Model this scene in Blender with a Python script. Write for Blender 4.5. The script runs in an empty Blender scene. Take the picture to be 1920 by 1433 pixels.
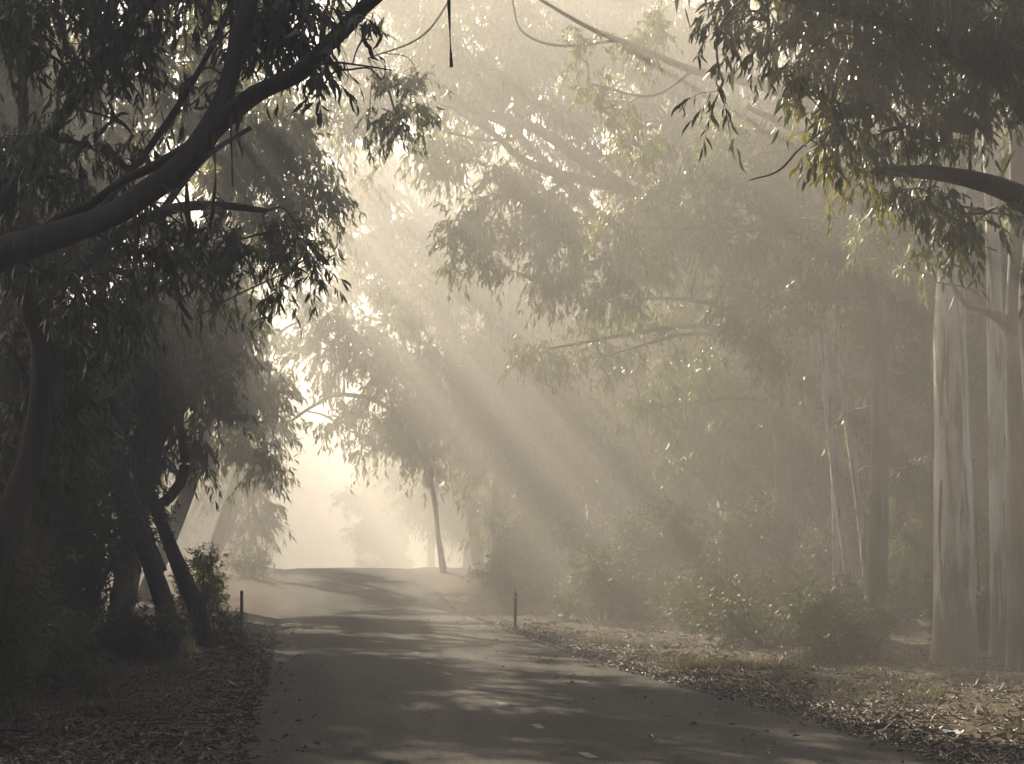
import bpy, math, random
import numpy as np
from mathutils import Vector, Matrix

# ------------------------------------------------------------------ camera, sky, sun, exposure
scene = bpy.context.scene
F, W0, H0 = 2700.0, 1920.0, 1433.0          # focal length in photo pixels
CAMZ = 1.6
PITCH = math.atan((1048 - H0 / 2) / F)
YAW = math.atan((960 - 555) / F * math.cos(PITCH))
cam_data = bpy.data.cameras.new('camera')
cam = bpy.data.objects.new('camera', cam_data)
scene.collection.objects.link(cam)
cam.location = (0, 0, CAMZ)
cam.rotation_euler = (math.pi / 2 + PITCH, 0, -YAW)
cam_data.sensor_fit = 'HORIZONTAL'
cam_data.sensor_width = 36
cam_data.lens = F / W0 * 36
cam_data.clip_start = 0.05
cam_data.clip_end = 2000
scene.camera = cam
CAMR = np.array(cam.rotation_euler.to_matrix())


def P(px, py, Y):
    """the point of the place seen at photo pixel (px, py), Y metres down the road"""
    d = CAMR @ np.array([(px - W0 / 2) / F, -(py - H0 / 2) / F, -1.0])
    return np.array([0, 0, CAMZ]) + d * (Y / d[1])


sun_dir = Vector(P(-313, -766, 1.0) - np.array([0, 0, CAMZ])).normalized()
SUN_EL = math.asin(sun_dir.z)
SUN_AZ = math.atan2(sun_dir.x, sun_dir.y)

world = bpy.data.worlds.new('World')
scene.world = world
world.use_nodes = True
wn = world.node_tree.nodes
sky = wn.new('ShaderNodeTexSky')
sky.sky_type = 'NISHITA'
sky.sun_disc = False
sky.sun_elevation = SUN_EL
sky.sun_rotation = SUN_AZ
sky.air_density = 0.55
sky.dust_density = 3.0
sky.ozone_density = 0.5
wn['Background'].inputs['Strength'].default_value = 0.05
world.node_tree.links.new(sky.outputs['Color'], wn['Background'].inputs['Color'])

sun_data = bpy.data.lights.new('sun', 'SUN')
sun_data.energy = 5.0
sun_data.angle = math.radians(0.5)
sun_data.color = (1.0, 0.86, 0.655)
sun = bpy.data.objects.new('sun', sun_data)
scene.collection.objects.link(sun)
sun.rotation_euler = sun_dir.to_track_quat('Z', 'Y').to_euler()

scene.view_settings.view_transform = 'Standard'
scene.view_settings.look = 'None'
scene.view_settings.exposure = 2.12
scene.view_settings.gamma = 1.0
scene.view_settings.use_curve_mapping = False

cy = scene.cycles
cy.max_bounces = 5
cy.diffuse_bounces = 2
cy.glossy_bounces = 2
cy.transmission_bounces = 3
cy.volume_bounces = 0
cy.transparent_max_bounces = 4
cy.sample_clamp_indirect = 4.0
cy.use_denoising = True
cy.use_adaptive_sampling = False
cy.caustics_reflective = False
cy.caustics_refractive = False
HAZE_DENSITY = 0.018
HAZE_G = 0.42

# ------------------------------------------------------------------ helpers
COL = scene.collection
RNG = np.random.default_rng(7)


def link(o, parent=None):
    COL.objects.link(o)
    if parent is not None:
        o.parent = parent
    return o


def np_mesh(name, V, F_list, smooth=True):
    V = np.asarray(V, dtype=np.float32).reshape(-1, 3)
    me = bpy.data.meshes.new(name)
    me.vertices.add(len(V))
    me.vertices.foreach_set('co', V.ravel())
    loops, starts, tot = [], [], 0
    for f in F_list:
        f = np.asarray(f, dtype=np.int32)
        if f.size == 0:
            continue
        k = f.shape[1]
        loops.append(f.ravel())
        starts.append(tot + np.arange(len(f), dtype=np.int32) * k)
        tot += f.size
    loops = np.concatenate(loops)
    starts = np.concatenate(starts)
    me.loops.add(len(loops))
    me.loops.foreach_set('vertex_index', loops)
    me.polygons.add(len(starts))
    me.polygons.foreach_set('loop_start', starts)
    if smooth:
        me.polygons.foreach_set('use_smooth', np.ones(len(starts), dtype=bool))
    me.update(calc_edges=True)
    return me


class Acc:
    """gathers tubes, leaves and sheets for one mesh"""

    def __init__(self):
        self.V, self.T, self.Q, self.n = [], [], [], 0

    def add(self, V, T=None, Q=None):
        V = np.asarray(V, dtype=np.float64).reshape(-1, 3)
        self.V.append(V)
        if T is not None and len(T):
            self.T.append(np.asarray(T) + self.n)
        if Q is not None and len(Q):
            self.Q.append(np.asarray(Q) + self.n)
        self.n += len(V)

    def build(self, name, mat, parent=None, smooth=True, stuff=False):
        if self.n == 0:
            return None
        fl = []
        if self.T:
            fl.append(np.concatenate(self.T))
        if self.Q:
            fl.append(np.concatenate(self.Q))
        me = np_mesh(name, np.concatenate(self.V), fl, smooth)
        me.materials.append(mat)
        o = bpy.data.objects.new(name, me)
        if stuff:
            o['kind'] = 'stuff'
        return link(o, parent)


def unit(v):
    v = np.asarray(v, dtype=np.float64)
    return v / np.maximum(np.linalg.norm(v, axis=-1, keepdims=True), 1e-9)


def spline(pts, n):
    """Catmull-Rom through pts (any columns), n samples"""
    p = np.asarray(pts, dtype=np.float64)
    if len(p) == 2:
        t = np.linspace(0, 1, n)[:, None]
        return p[0] * (1 - t) + p[1] * t
    p = np.vstack([2 * p[0] - p[1], p, 2 * p[-1] - p[-2]])
    m = len(p) - 3
    u = np.linspace(0, m, n)
    i = np.minimum(u.astype(int), m - 1)
    t = (u - i)[:, None]
    a, b, c, d = p[i], p[i + 1], p[i + 2], p[i + 3]
    return 0.5 * (2 * b + (c - a) * t + (2 * a - 5 * b + 4 * c - d) * t ** 2 + (3 * b - a - 3 * c + d) * t ** 3)


def tube(acc, pts, rad, sides=8, lump=0.0, rng=RNG, cap=True):
    pts = np.asarray(pts, dtype=np.float64)
    n = len(pts)
    rad = np.broadcast_to(np.asarray(rad, dtype=np.float64), (n,))
    tan = unit(np.gradient(pts, axis=0))
    ref = np.array([0.31, 0.95, 0.05]) if abs(tan[0][2]) > 0.6 else np.array([0, 0, 1.0])
    u = unit(np.cross(tan, ref))
    v = np.cross(tan, u)
    a = np.linspace(0, 2 * np.pi, sides, endpoint=False)
    rr = rad[:, None] * np.ones((1, sides))
    if lump > 0:
        ph = rng.uniform(0, 6.28, 8)
        s = np.concatenate([[0], np.cumsum(np.linalg.norm(np.diff(pts, axis=0), axis=1))])[:, None]
        rr = rr * (1 + lump * (np.sin(2 * a + ph[0] + s * 0.35) * 0.5 + np.sin(3 * a + ph[1] - s * 0.5) * 0.5
                               + np.sin(5 * a + ph[2] + s * 0.9) * 0.25 + np.sin(s * 2.1 + ph[3]) * 0.3
                               + np.sin(s * 5.3 + a + ph[4]) * 0.18))
    V = pts[:, None, :] + rr[..., None] * (np.cos(a)[None, :, None] * u[:, None, :] + np.sin(a)[None, :, None] * v[:, None, :])
    i = np.arange(n - 1)[:, None] * sides
    j = np.arange(sides)[None, :]
    k = (j + 1) % sides
    Q = np.stack([i + j, i + k, i + sides + k, i + sides + j], -1).reshape(-1, 4)
    Vs = V.reshape(-1, 3)
    T = None
    if cap:
        Vs = np.vstack([Vs, pts[-1] + tan[-1] * rad[-1] * 0.6])
        jj = np.arange(sides)
        T = np.stack([(n - 1) * sides + jj, (n - 1) * sides + (jj + 1) % sides, np.full(sides, n * sides)], -1)
    acc.add(Vs, T, Q)


def leaves(acc, p, a, L, Wd, rng, fine=True):
    """sickle-shaped hanging leaves: base p, axis a, length L, width Wd"""
    n = len(p)
    if n == 0:
        return
    r = rng.normal(size=(n, 3))
    b = unit(np.cross(a, r))
    c = np.cross(a, b)
    L = L[:, None]
    Wd = Wd[:, None]
    sick = rng.normal(0, 0.10, (n, 1)) * L
    bend = rng.normal(0, 0.10, (n, 1)) * L
    if fine:
        m1 = p + a * L * 0.33 + b * sick * 0.55 + c * bend * 0.5
        m2 = p + a * L * 0.70 + b * sick * 0.75 + c * bend * 0.6
        tip = p + a * L - b * sick * 0.3 - c * bend * 0.3
        V = np.stack([p, m1 - b * Wd * 0.5, m1 + b * Wd * 0.5, m2 - b * Wd * 0.36, m2 + b * Wd * 0.36, tip], 1)
        base = np.arange(n)[:, None] * 6
        T = np.concatenate([base + np.array([[0, 1, 2]]), base + np.array([[3, 5, 4]])])
        Q = base + np.array([[1, 3, 4, 2]])
        acc.add(V, T, Q)
    else:
        m1 = p + a * L * 0.45 + b * sick * 0.7 + c * bend
        tip = p + a * L - c * bend * 0.3
        V = np.stack([p, m1 - b * Wd * 0.5, tip, m1 + b * Wd * 0.5], 1)
        base = np.arange(n)[:, None] * 4
        acc.add(V, np.concatenate([base + np.array([[0, 1, 2]]), base + np.array([[0, 2, 3]])]))


# ------------------------------------------------------------------ terrain
ROAD_L, ROAD_R = -0.50, 4.95


def sstep(a, b, x):
    t = np.clip((x - a) / (b - a), 0, 1)
    return t * t * (3 - 2 * t)


def road_r(y):
    """right edge of the asphalt: it widens towards the viewpoint"""
    return ROAD_R + 0.5 * (1 - sstep(11, 23, np.asarray(y, dtype=np.float64)))


def rz(y):
    y = np.asarray(y, dtype=np.float64)
    return 1.15 * sstep(40, 63, y) - 2.6 * sstep(64, 120, y)


def wob(x, y):
    return (np.sin(x * 1.7 + y * 0.9) + np.sin(x * 0.8 - y * 1.3 + 2) + np.sin(x * 3.1 + y * 2.3 + 1) * 0.6
            + np.sin(x * 5.3 - y * 4.1) * 0.35 + np.sin(y * 0.37 + x * 0.21) * 1.2)


def gz(x, y):
    x = np.asarray(x, dtype=np.float64)
    y = np.asarray(y, dtype=np.float64)
    e = np.maximum(0, np.maximum(ROAD_L - x, x - road_r(y)))
    crown = np.where(e > 0, 0, -0.03)
    rise = 0.05 * np.minimum(e, 1.5) * wob(x, y) * 0.5 + 0.02 * np.maximum(e - 2, 0) + 0.06 * np.minimum(e, 0.5)
    left = np.where(x < ROAD_L, 0.10 * sstep(0.1, 1.2, e), 0)
    return rz(y) + crown + rise + left


# ------------------------------------------------------------------ materials
def new_mat(name):
    m = bpy.data.materials.new(name)
    m.use_nodes = True
    nt = m.node_tree
    return m, nt, nt.nodes, nt.links, nt.nodes['Principled BSDF']


def ramp(nodes, stops):
    r = nodes.new('ShaderNodeValToRGB')
    el = r.color_ramp.elements
    while len(el) < len(stops):
        el.new(0.5)
    for e, (p, c) in zip(el, stops):
        e.position = p
        e.color = (*c, 1)
    return r


def noise(nodes, links, vec, scale, detail=4, rough=0.55):
    n = nodes.new('ShaderNodeTexNoise')
    n.inputs['Scale'].default_value = scale
    n.inputs['Detail'].default_value = detail
    n.inputs['Roughness'].default_value = rough
    if vec is not None:
        links.new(vec, n.inputs['Vector'])
    return n


def bump(nodes, links, height, bsdf, strength, dist):
    b = nodes.new('ShaderNodeBump')
    b.inputs['Strength'].default_value = strength
    b.inputs['Distance'].default_value = dist
    links.new(height, b.inputs['Height'])
    links.new(b.outputs['Normal'], bsdf.inputs['Normal'])


def coords(nodes, links, scale=(1, 1, 1), out='Object'):
    tc = nodes.new('ShaderNodeTexCoord')
    mp = nodes.new('ShaderNodeMapping')
    mp.inputs['Scale'].default_value = scale
    links.new(tc.outputs[out], mp.inputs['Vector'])
    return mp.outputs['Vector']


def leaf_material(name, c1, c2, trans, rough=0.43, tmix=0.35):
    m, nt, N, Lk, pb = new_mat(name)
    vec = coords(N, Lk)
    n1 = noise(N, Lk, vec, 1.3, 3)
    n2 = noise(N, Lk, vec, 23.0, 2)
    mx = N.new('ShaderNodeMath'); mx.operation = 'ADD'
    Lk.new(n1.outputs['Fac'], mx.inputs[0]); Lk.new(n2.outputs['Fac'], mx.inputs[1])
    r = ramp(N, [(0.40, c1), (0.60, c2)])
    hv = N.new('ShaderNodeMath'); hv.operation = 'MULTIPLY'; hv.inputs[1].default_value = 0.5
    Lk.new(mx.outputs[0], hv.inputs[0]); Lk.new(hv.outputs[0], r.inputs['Fac'])
    Lk.new(r.outputs['Color'], pb.inputs['Base Color'])
    pb.inputs['Roughness'].default_value = rough
    pb.inputs['Specular IOR Level'].default_value = 0.8
    tr = N.new('ShaderNodeBsdfTranslucent')
    tr.inputs['Color'].default_value = (*trans, 1)
    mix = N.new('ShaderNodeMixShader')
    mix.inputs['Fac'].default_value = tmix
    Lk.new(pb.outputs['BSDF'], mix.inputs[1]); Lk.new(tr.outputs['BSDF'], mix.inputs[2])
    Lk.new(mix.outputs['Shader'], N['Material Output'].inputs['Surface'])
    return m


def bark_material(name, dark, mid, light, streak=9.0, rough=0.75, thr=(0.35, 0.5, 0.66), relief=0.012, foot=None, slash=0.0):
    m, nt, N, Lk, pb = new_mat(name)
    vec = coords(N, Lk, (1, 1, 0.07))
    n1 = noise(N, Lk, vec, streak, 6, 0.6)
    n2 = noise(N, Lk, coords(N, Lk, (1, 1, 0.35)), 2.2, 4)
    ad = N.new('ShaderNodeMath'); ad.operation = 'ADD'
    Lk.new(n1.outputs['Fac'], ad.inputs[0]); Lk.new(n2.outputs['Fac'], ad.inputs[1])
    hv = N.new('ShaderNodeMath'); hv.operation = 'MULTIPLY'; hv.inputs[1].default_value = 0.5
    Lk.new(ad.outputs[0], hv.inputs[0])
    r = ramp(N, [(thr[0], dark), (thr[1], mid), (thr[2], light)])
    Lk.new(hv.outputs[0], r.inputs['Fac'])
    col = r.outputs['Color']
    if slash > 0:                                   # dark slits where the bark has split and peeled
        n3 = noise(N, Lk, coords(N, Lk, (1, 1, 0.05)), 17.0, 3, 0.5)
        rs = ramp(N, [(0.56, (1, 1, 1)), (0.62, (0.30, 0.22, 0.16))])
        Lk.new(n3.outputs['Fac'], rs.inputs['Fac'])
        mm = N.new('ShaderNodeMixRGB'); mm.blend_type = 'MULTIPLY'; mm.inputs['Fac'].default_value = slash
        Lk.new(col, mm.inputs['Color1']); Lk.new(rs.outputs['Color'], mm.inputs['Color2'])
        col = mm.outputs['Color']
    if foot is not None:                            # rough old bark that stays on the foot of the trunk
        tc = N.new('ShaderNodeTexCoord'); sp = N.new('ShaderNodeSeparateXYZ')
        Lk.new(tc.outputs['Object'], sp.inputs['Vector'])
        n4 = noise(N, Lk, coords(N, Lk, (1, 1, 0.25)), 5.0, 4)
        w = N.new('ShaderNodeMath'); w.operation = 'MULTIPLY_ADD'; w.inputs[1].default_value = 2.6; w.inputs[2].default_value = -0.7
        Lk.new(n4.outputs['Fac'], w.inputs[0])
        df = N.new('ShaderNodeMath'); df.operation = 'SUBTRACT'
        Lk.new(sp.outputs['Z'], df.inputs[0]); Lk.new(w.outputs[0], df.inputs[1])
        rf = ramp(N, [(0.45, (0, 0, 0)), (0.95, (1, 1, 1))])
        Lk.new(df.outputs[0], rf.inputs['Fac'])
        mf = N.new('ShaderNodeMixRGB'); mf.inputs['Color1'].default_value = (*foot, 1)
        Lk.new(rf.outputs['Color'], mf.inputs['Fac']); Lk.new(col, mf.inputs['Color2'])
        col = mf.outputs['Color']
    Lk.new(col, pb.inputs['Base Color'])
    pb.inputs['Roughness'].default_value = rough
    pb.inputs['Specular IOR Level'].default_value = 0.35
    bump(N, Lk, n1.outputs['Fac'], pb, 0.8, relief)
    return m


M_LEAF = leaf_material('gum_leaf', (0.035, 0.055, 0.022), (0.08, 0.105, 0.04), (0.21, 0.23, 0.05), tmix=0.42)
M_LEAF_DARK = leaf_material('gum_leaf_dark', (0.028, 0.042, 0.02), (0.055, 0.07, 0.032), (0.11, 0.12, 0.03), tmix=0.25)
M_LEAF_LIT = leaf_material('gum_leaf_lit', (0.06, 0.085, 0.02), (0.11, 0.13, 0.04), (0.30, 0.28, 0.05), tmix=0.45)  # sunlit look of leaves put into a yellower, paler colour
M_SHRUB = leaf_material('shrub_leaf', (0.03, 0.045, 0.02), (0.07, 0.085, 0.035), (0.14, 0.14, 0.04), rough=0.6)
M_GRASS = leaf_material('verge_grass', (0.05, 0.07, 0.02), (0.11, 0.11, 0.055), (0.17, 0.155, 0.06), rough=0.5, tmix=0.35)
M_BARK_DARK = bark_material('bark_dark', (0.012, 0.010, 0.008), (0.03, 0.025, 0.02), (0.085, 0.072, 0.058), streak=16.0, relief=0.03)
M_BARK = bark_material('bark_grey', (0.05, 0.042, 0.034), (0.14, 0.12, 0.10), (0.28, 0.25, 0.21))
M_BARK_PALE = bark_material('bark_pale_gum', (0.14, 0.115, 0.095), (0.45, 0.43, 0.395), (0.66, 0.65, 0.62), streak=11.0, rough=0.7, thr=(0.40, 0.47, 0.57), foot=(0.2, 0.17, 0.145), slash=0.85)
M_TWIG = bark_material('twig_bark', (0.03, 0.022, 0.016), (0.07, 0.055, 0.04), (0.12, 0.10, 0.08))
M_STRIP = bark_material('peeling_bark', (0.03, 0.02, 0.014), (0.08, 0.05, 0.035), (0.16, 0.11, 0.08))


def litter_material(name, stops, rough):
    m, nt, N, Lk, pb = new_mat(name)
    n = noise(N, Lk, coords(N, Lk), 31.0, 2)
    r = ramp(N, stops)
    Lk.new(n.outputs['Fac'], r.inputs['Fac'])
    Lk.new(r.outputs['Color'], pb.inputs['Base Color'])
    pb.inputs['Roughness'].default_value = rough
    pb.inputs['Specular IOR Level'].default_value = 0.6
    return m


M_LITTER = litter_material('dry_leaf_litter', [(0.3, (0.055, 0.042, 0.032)), (0.5, (0.16, 0.125, 0.095)), (0.72, (0.38, 0.33, 0.27))], 0.55)
M_STICK = litter_material('dead_wood', [(0.3, (0.10, 0.075, 0.055)), (0.5, (0.24, 0.20, 0.16)), (0.7, (0.42, 0.38, 0.32))], 0.5)

# ground
m, nt, N, Lk, pb = new_mat('verge_soil')
vec = coords(N, Lk)
n1 = noise(N, Lk, vec, 0.8, 6)
n2 = noise(N, Lk, vec, 14.0, 6, 0.7)
r1 = ramp(N, [(0.3, (0.05, 0.038, 0.026)), (0.5, (0.11, 0.08, 0.055)), (0.7, (0.07, 0.075, 0.03))])
Lk.new(n1.outputs['Fac'], r1.inputs['Fac'])
r2 = ramp(N, [(0.35, (0.45, 0.42, 0.4)), (0.65, (1.5, 1.4, 1.3))])
Lk.new(n2.outputs['Fac'], r2.inputs['Fac'])
mul = N.new('ShaderNodeMixRGB'); mul.blend_type = 'MULTIPLY'; mul.inputs['Fac'].default_value = 1
Lk.new(r1.outputs['Color'], mul.inputs['Color1']); Lk.new(r2.outputs['Color'], mul.inputs['Color2'])
Lk.new(mul.outputs['Color'], pb.inputs['Base Color'])
pb.inputs['Roughness'].default_value = 0.95
bump(N, Lk, n2.outputs['Fac'], pb, 1.0, 0.05)
M_SOIL = m

# asphalt
m, nt, N, Lk, pb = new_mat('old_asphalt')
vec = coords(N, Lk)
fine = noise(N, Lk, vec, 30.0, 6, 0.95)
big = noise(N, Lk, coords(N, Lk, (1, 0.25, 1)), 1.1, 5)
r1 = ramp(N, [(0.36, (0.03, 0.03, 0.03)), (0.5, (0.095, 0.092, 0.087)), (0.66, (0.27, 0.26, 0.235))])
Lk.new(fine.outputs['Fac'], r1.inputs['Fac'])
r2 = ramp(N, [(0.3, (0.7, 0.7, 0.7)), (0.7, (1.3, 1.27, 1.22))])
Lk.new(big.outputs['Fac'], r2.inputs['Fac'])
mul = N.new('ShaderNodeMixRGB'); mul.blend_type = 'MULTIPLY'; mul.inputs['Fac'].default_value = 1
Lk.new(r1.outputs['Color'], mul.inputs['Color1']); Lk.new(r2.outputs['Color'], mul.inputs['Color2'])
Lk.new(mul.outputs['Color'], pb.inputs['Base Color'])
vo = N.new('ShaderNodeTexVoronoi'); vo.feature = 'DISTANCE_TO_EDGE'; vo.inputs['Scale'].default_value = 0.75
wv = noise(N, Lk, vec, 2.5, 5)
wm = N.new('ShaderNodeMixRGB'); wm.blend_type = 'ADD'; wm.inputs['Fac'].default_value = 0.35
Lk.new(vec, wm.inputs['Color1']); Lk.new(wv.outputs['Color'], wm.inputs['Color2'])
Lk.new(wm.outputs['Color'], vo.inputs['Vector'])
rc = ramp(N, [(0.0, (0.35, 0.34, 0.33)), (0.012, (1, 1, 1))])
Lk.new(vo.outputs['Distance'], rc.inputs['Fac'])
sx = N.new('ShaderNodeSeparateXYZ'); Lk.new(vec, sx.inputs['Vector'])
ty = N.new('ShaderNodeMath'); ty.operation = 'SINE'
tm = N.new('ShaderNodeMath'); tm.operation = 'MULTIPLY'; tm.inputs[1].default_value = 4.6
Lk.new(sx.outputs['X'], tm.inputs[0]); Lk.new(tm.outputs[0], ty.inputs[0])
rt = ramp(N, [(0.0, (1.06, 1.05, 1.04)), (1.0, (0.92, 0.92, 0.92))])
Lk.new(ty.outputs[0], rt.inputs['Fac'])
m2 = N.new('ShaderNodeMixRGB'); m2.blend_type = 'MULTIPLY'; m2.inputs['Fac'].default_value = 1
Lk.new(mul.outputs['Color'], m2.inputs['Color1']); Lk.new(rc.outputs['Color'], m2.inputs['Color2'])
m3 = N.new('ShaderNodeMixRGB'); m3.blend_type = 'MULTIPLY'; m3.inputs['Fac'].default_value = 1
Lk.new(m2.outputs['Color'], m3.inputs['Color1']); Lk.new(rt.outputs['Color'], m3.inputs['Color2'])
Lk.new(m3.outputs['Color'], pb.inputs['Base Color'])
pb.inputs['Roughness'].default_value = 0.9
pb.inputs['Specular IOR Level'].default_value = 0.1
bump(N, Lk, fine.outputs['Fac'], pb, 0.8, 0.02)
M_ROAD = m

m, nt, N, Lk, pb = new_mat('worn_line_paint')
n1 = noise(N, Lk, coords(N, Lk), 40.0, 4, 0.7)
r1 = ramp(N, [(0.46, (0.07, 0.07, 0.066)), (0.66, (0.24, 0.235, 0.22))])
Lk.new(n1.outputs['Fac'], r1.inputs['Fac'])
Lk.new(r1.outputs['Color'], pb.inputs['Base Color'])
pb.inputs['Roughness'].default_value = 0.6
M_LINE = m


def plain(name, col, rough):
    m, nt, N, Lk, pb = new_mat(name)
    n1 = noise(N, Lk, coords(N, Lk), 18.0, 4)
    r1 = ramp(N, [(0.3, tuple(c * 0.7 for c in col)), (0.7, tuple(min(1, c * 1.15) for c in col))])
    Lk.new(n1.outputs['Fac'], r1.inputs['Fac'])
    Lk.new(r1.outputs['Color'], pb.inputs['Base Color'])
    pb.inputs['Roughness'].default_value = rough
    return m


M_POST = plain('weathered_post_timber', (0.12, 0.10, 0.085), 0.8)
M_REFLECT = plain('post_reflector', (0.55, 0.55, 0.52), 0.25)
M_PAPER = plain('white_scrap', (0.75, 0.75, 0.74), 0.5)

# ------------------------------------------------------------------ ground and road
xs = np.concatenate([np.linspace(-58, -8, 30, endpoint=False), np.linspace(-8, 14, 110, endpoint=False), np.linspace(14, 68, 40)])
ys = np.concatenate([np.linspace(-14, 6, 16, endpoint=False), np.linspace(6, 50, 160, endpoint=False), np.linspace(50, 255, 80)])
X, Y = np.meshgrid(xs, ys)
Z = gz(X, Y)
off = ((X < ROAD_L - 0.1) | (X > road_r(Y) + 0.1))
Z = Z + np.where(off, RNG.normal(0, 0.012, X.shape), 0)
nx, ny = len(xs), len(ys)
i, j = np.meshgrid(np.arange(ny - 1), np.arange(nx - 1), indexing='ij')
Q = np.stack([i * nx + j, i * nx + j + 1, (i + 1) * nx + j + 1, (i + 1) * nx + j], -1).reshape(-1, 4)
a = Acc(); a.add(np.stack([X, Y, Z], -1), None, Q)
ground = a.build('ground', M_SOIL)
ground['kind'] = 'structure'

ys = np.concatenate([np.linspace(-13, 8, 20, endpoint=False), np.linspace(8, 40, 260, endpoint=False), np.linspace(40, 254, 150)])
us = np.linspace(0, 1, 13)
eL = ROAD_L + 0.09 * np.sin(ys * 1.1) + 0.06 * np.sin(ys * 2.9) + 0.05 * np.sin(ys * 4.3 + 1) + RNG.normal(0, 0.018, len(ys)) * 2
eR = road_r(ys) + 0.07 * np.sin(ys * 1.3 + 2) + 0.05 * np.sin(ys * 3.7) + RNG.normal(0, 0.025, len(ys))
X = eL[:, None] * (1 - us) + eR[:, None] * us
Y = ys[:, None] * np.ones_like(us)
road_h = lambda x, y: rz(y) + 0.012 + 0.05 * (1 - ((x - 2.24) / 2.9) ** 2)
Z = road_h(X, Y)
Z[:, 0] -= 0.03; Z[:, -1] -= 0.03
nx, ny = len(us), len(ys)
i, j = np.meshgrid(np.arange(ny - 1), np.arange(nx - 1), indexing='ij')
Q = np.stack([i * nx + j, i * nx + j + 1, (i + 1) * nx + j + 1, (i + 1) * nx + j], -1).reshape(-1, 4)
a = Acc(); a.add(np.stack([X, Y, Z], -1), None, Q)
road = a.build('road', M_ROAD)
road['kind'] = 'structure'
# worn centre-line dashes
for y0, x0 in ((11.4, 2.3), (13.4, 2.24), (15.5, 2.2), (17.5, 2.1), (19.6, 2.04), (21.7, 1.98), (24.0, 1.98), (27.0, 2.0)):
    a = Acc()
    yy = np.linspace(y0 - 0.17, y0 + 0.17, 5)
    l = x0 - 0.04 + RNG.normal(0, 0.008, 5); r_ = x0 + 0.04 + RNG.normal(0, 0.008, 5)
    V = np.concatenate([np.stack([l, yy, road_h(l, yy) + 0.004], -1), np.stack([r_, yy, road_h(r_, yy) + 0.004], -1)])
    k = np.arange(4)
    a.add(V, None, np.stack([k, k + 5, k + 6, k + 1], -1))
    a.build('centre_line_dash', M_LINE, road)

# ------------------------------------------------------------------ trees
LEAF_MESHES = []
_lr = np.random.default_rng(5)
for _ in range(5):
    a = Acc()
    leaves(a, np.zeros((1, 3)), np.array([[0, 0, -1.0]]), np.array([1.0]), np.array([0.17]), _lr)
    me = np_mesh('leaf', np.concatenate(a.V), [np.concatenate(a.T), np.concatenate(a.Q)])
    me.materials.append(M_LEAF_DARK)
    LEAF_MESHES.append(me)


def empty(name, loc, label, cat, group=None):
    o = bpy.data.objects.new(name, None)
    o.empty_display_size = 0.3
    o.location = tuple(loc)
    o['label'] = label
    o['category'] = cat
    if group:
        o['group'] = group
    return link(o)


DENSE = 1.72


def clump(leaf_acc, twig_acc, c, r, lai, L, K, rng, fine=True, twigs=True, wide=0.19, attach=None, droop=1.0, singles=None):
    """one mass of foliage: tufts of hanging sprays spread through an ellipsoid"""
    c = np.asarray(c, float); r = np.asarray(r, float)
    area = math.pi * r[0] * r[2]
    n_spr = max(3, int(DENSE * lai * area / (L * L * wide * (0.62 if fine else 0.5)) / K))
    n_tuft = max(4, int(n_spr / 11))
    t = unit(rng.normal(size=(n_tuft, 3))) * rng.uniform(0, 1, (n_tuft, 1)) ** (1 / 2.3)
    tufts = c + t * r
    if attach is not None:
        for q in range(n_tuft):
            m_ = (attach + tufts[q]) / 2 + rng.normal(0, 0.06, 3) * r + np.array([0, 0, 0.12 * r[2]])
            tube(twig_acc, spline([attach, m_, tufts[q]], 5), np.linspace(0.045, 0.012, 5) * L / 0.15 * 0.55, 4, cap=False)
    idx = rng.integers(0, n_tuft, n_spr)
    o = tufts[idx] + rng.normal(size=(n_spr, 3)) * r * 0.13
    d = unit(t[idx] * 0.8 + rng.normal(size=(n_spr, 3)) * 0.6 + np.array([0, 0, -0.15]))
    ls = 2.7 * L * rng.uniform(0.6, 1.4, n_spr)
    if twigs:
        tt = np.linspace(0, 1, 3)
        for q in range(0, n_spr, 1 if L < 0.14 else 2):
            pts = o[q] + d[q] * (tt * ls[q])[:, None] + np.array([0, 0, -0.4 * droop]) * (ls[q] * tt ** 2)[:, None]
            tube(twig_acc, pts, np.linspace(0.03, 0.012, 3) * L, 3, cap=False)
    tk = rng.uniform(0.1, 1.0, (n_spr, K))
    p = o[:, None, :] + d[:, None, :] * (tk * ls[:, None])[..., None] + np.array([0, 0, -0.4 * droop]) * (ls[:, None] * tk ** 2)[..., None]
    ax = unit(np.array([0, 0, -1.0]) * droop + d[:, None, :] * 0.45 + rng.normal(size=(n_spr, K, 3)) * 0.42)
    p = p.reshape(-1, 3); ax = ax.reshape(-1, 3)
    LL = L * rng.uniform(0.65, 1.25, len(p))
    if singles is not None:
        singles.append((p, ax, LL))
    else:
        leaves(leaf_acc, p, ax, LL, LL * wide * rng.uniform(0.75, 1.2, len(p)), rng, fine)


def nearest_on(polys, c):
    best = None
    for pts, rad in polys:
        d = np.linalg.norm(pts - c, axis=1) + np.maximum(0, pts[:, 2] - c[2] + 0.2) * 1.2
        k = int(np.argmin(d))
        if best is None or d[k] < best[0]:
            best = (d[k], pts[k], rad[k])
    return best


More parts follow.
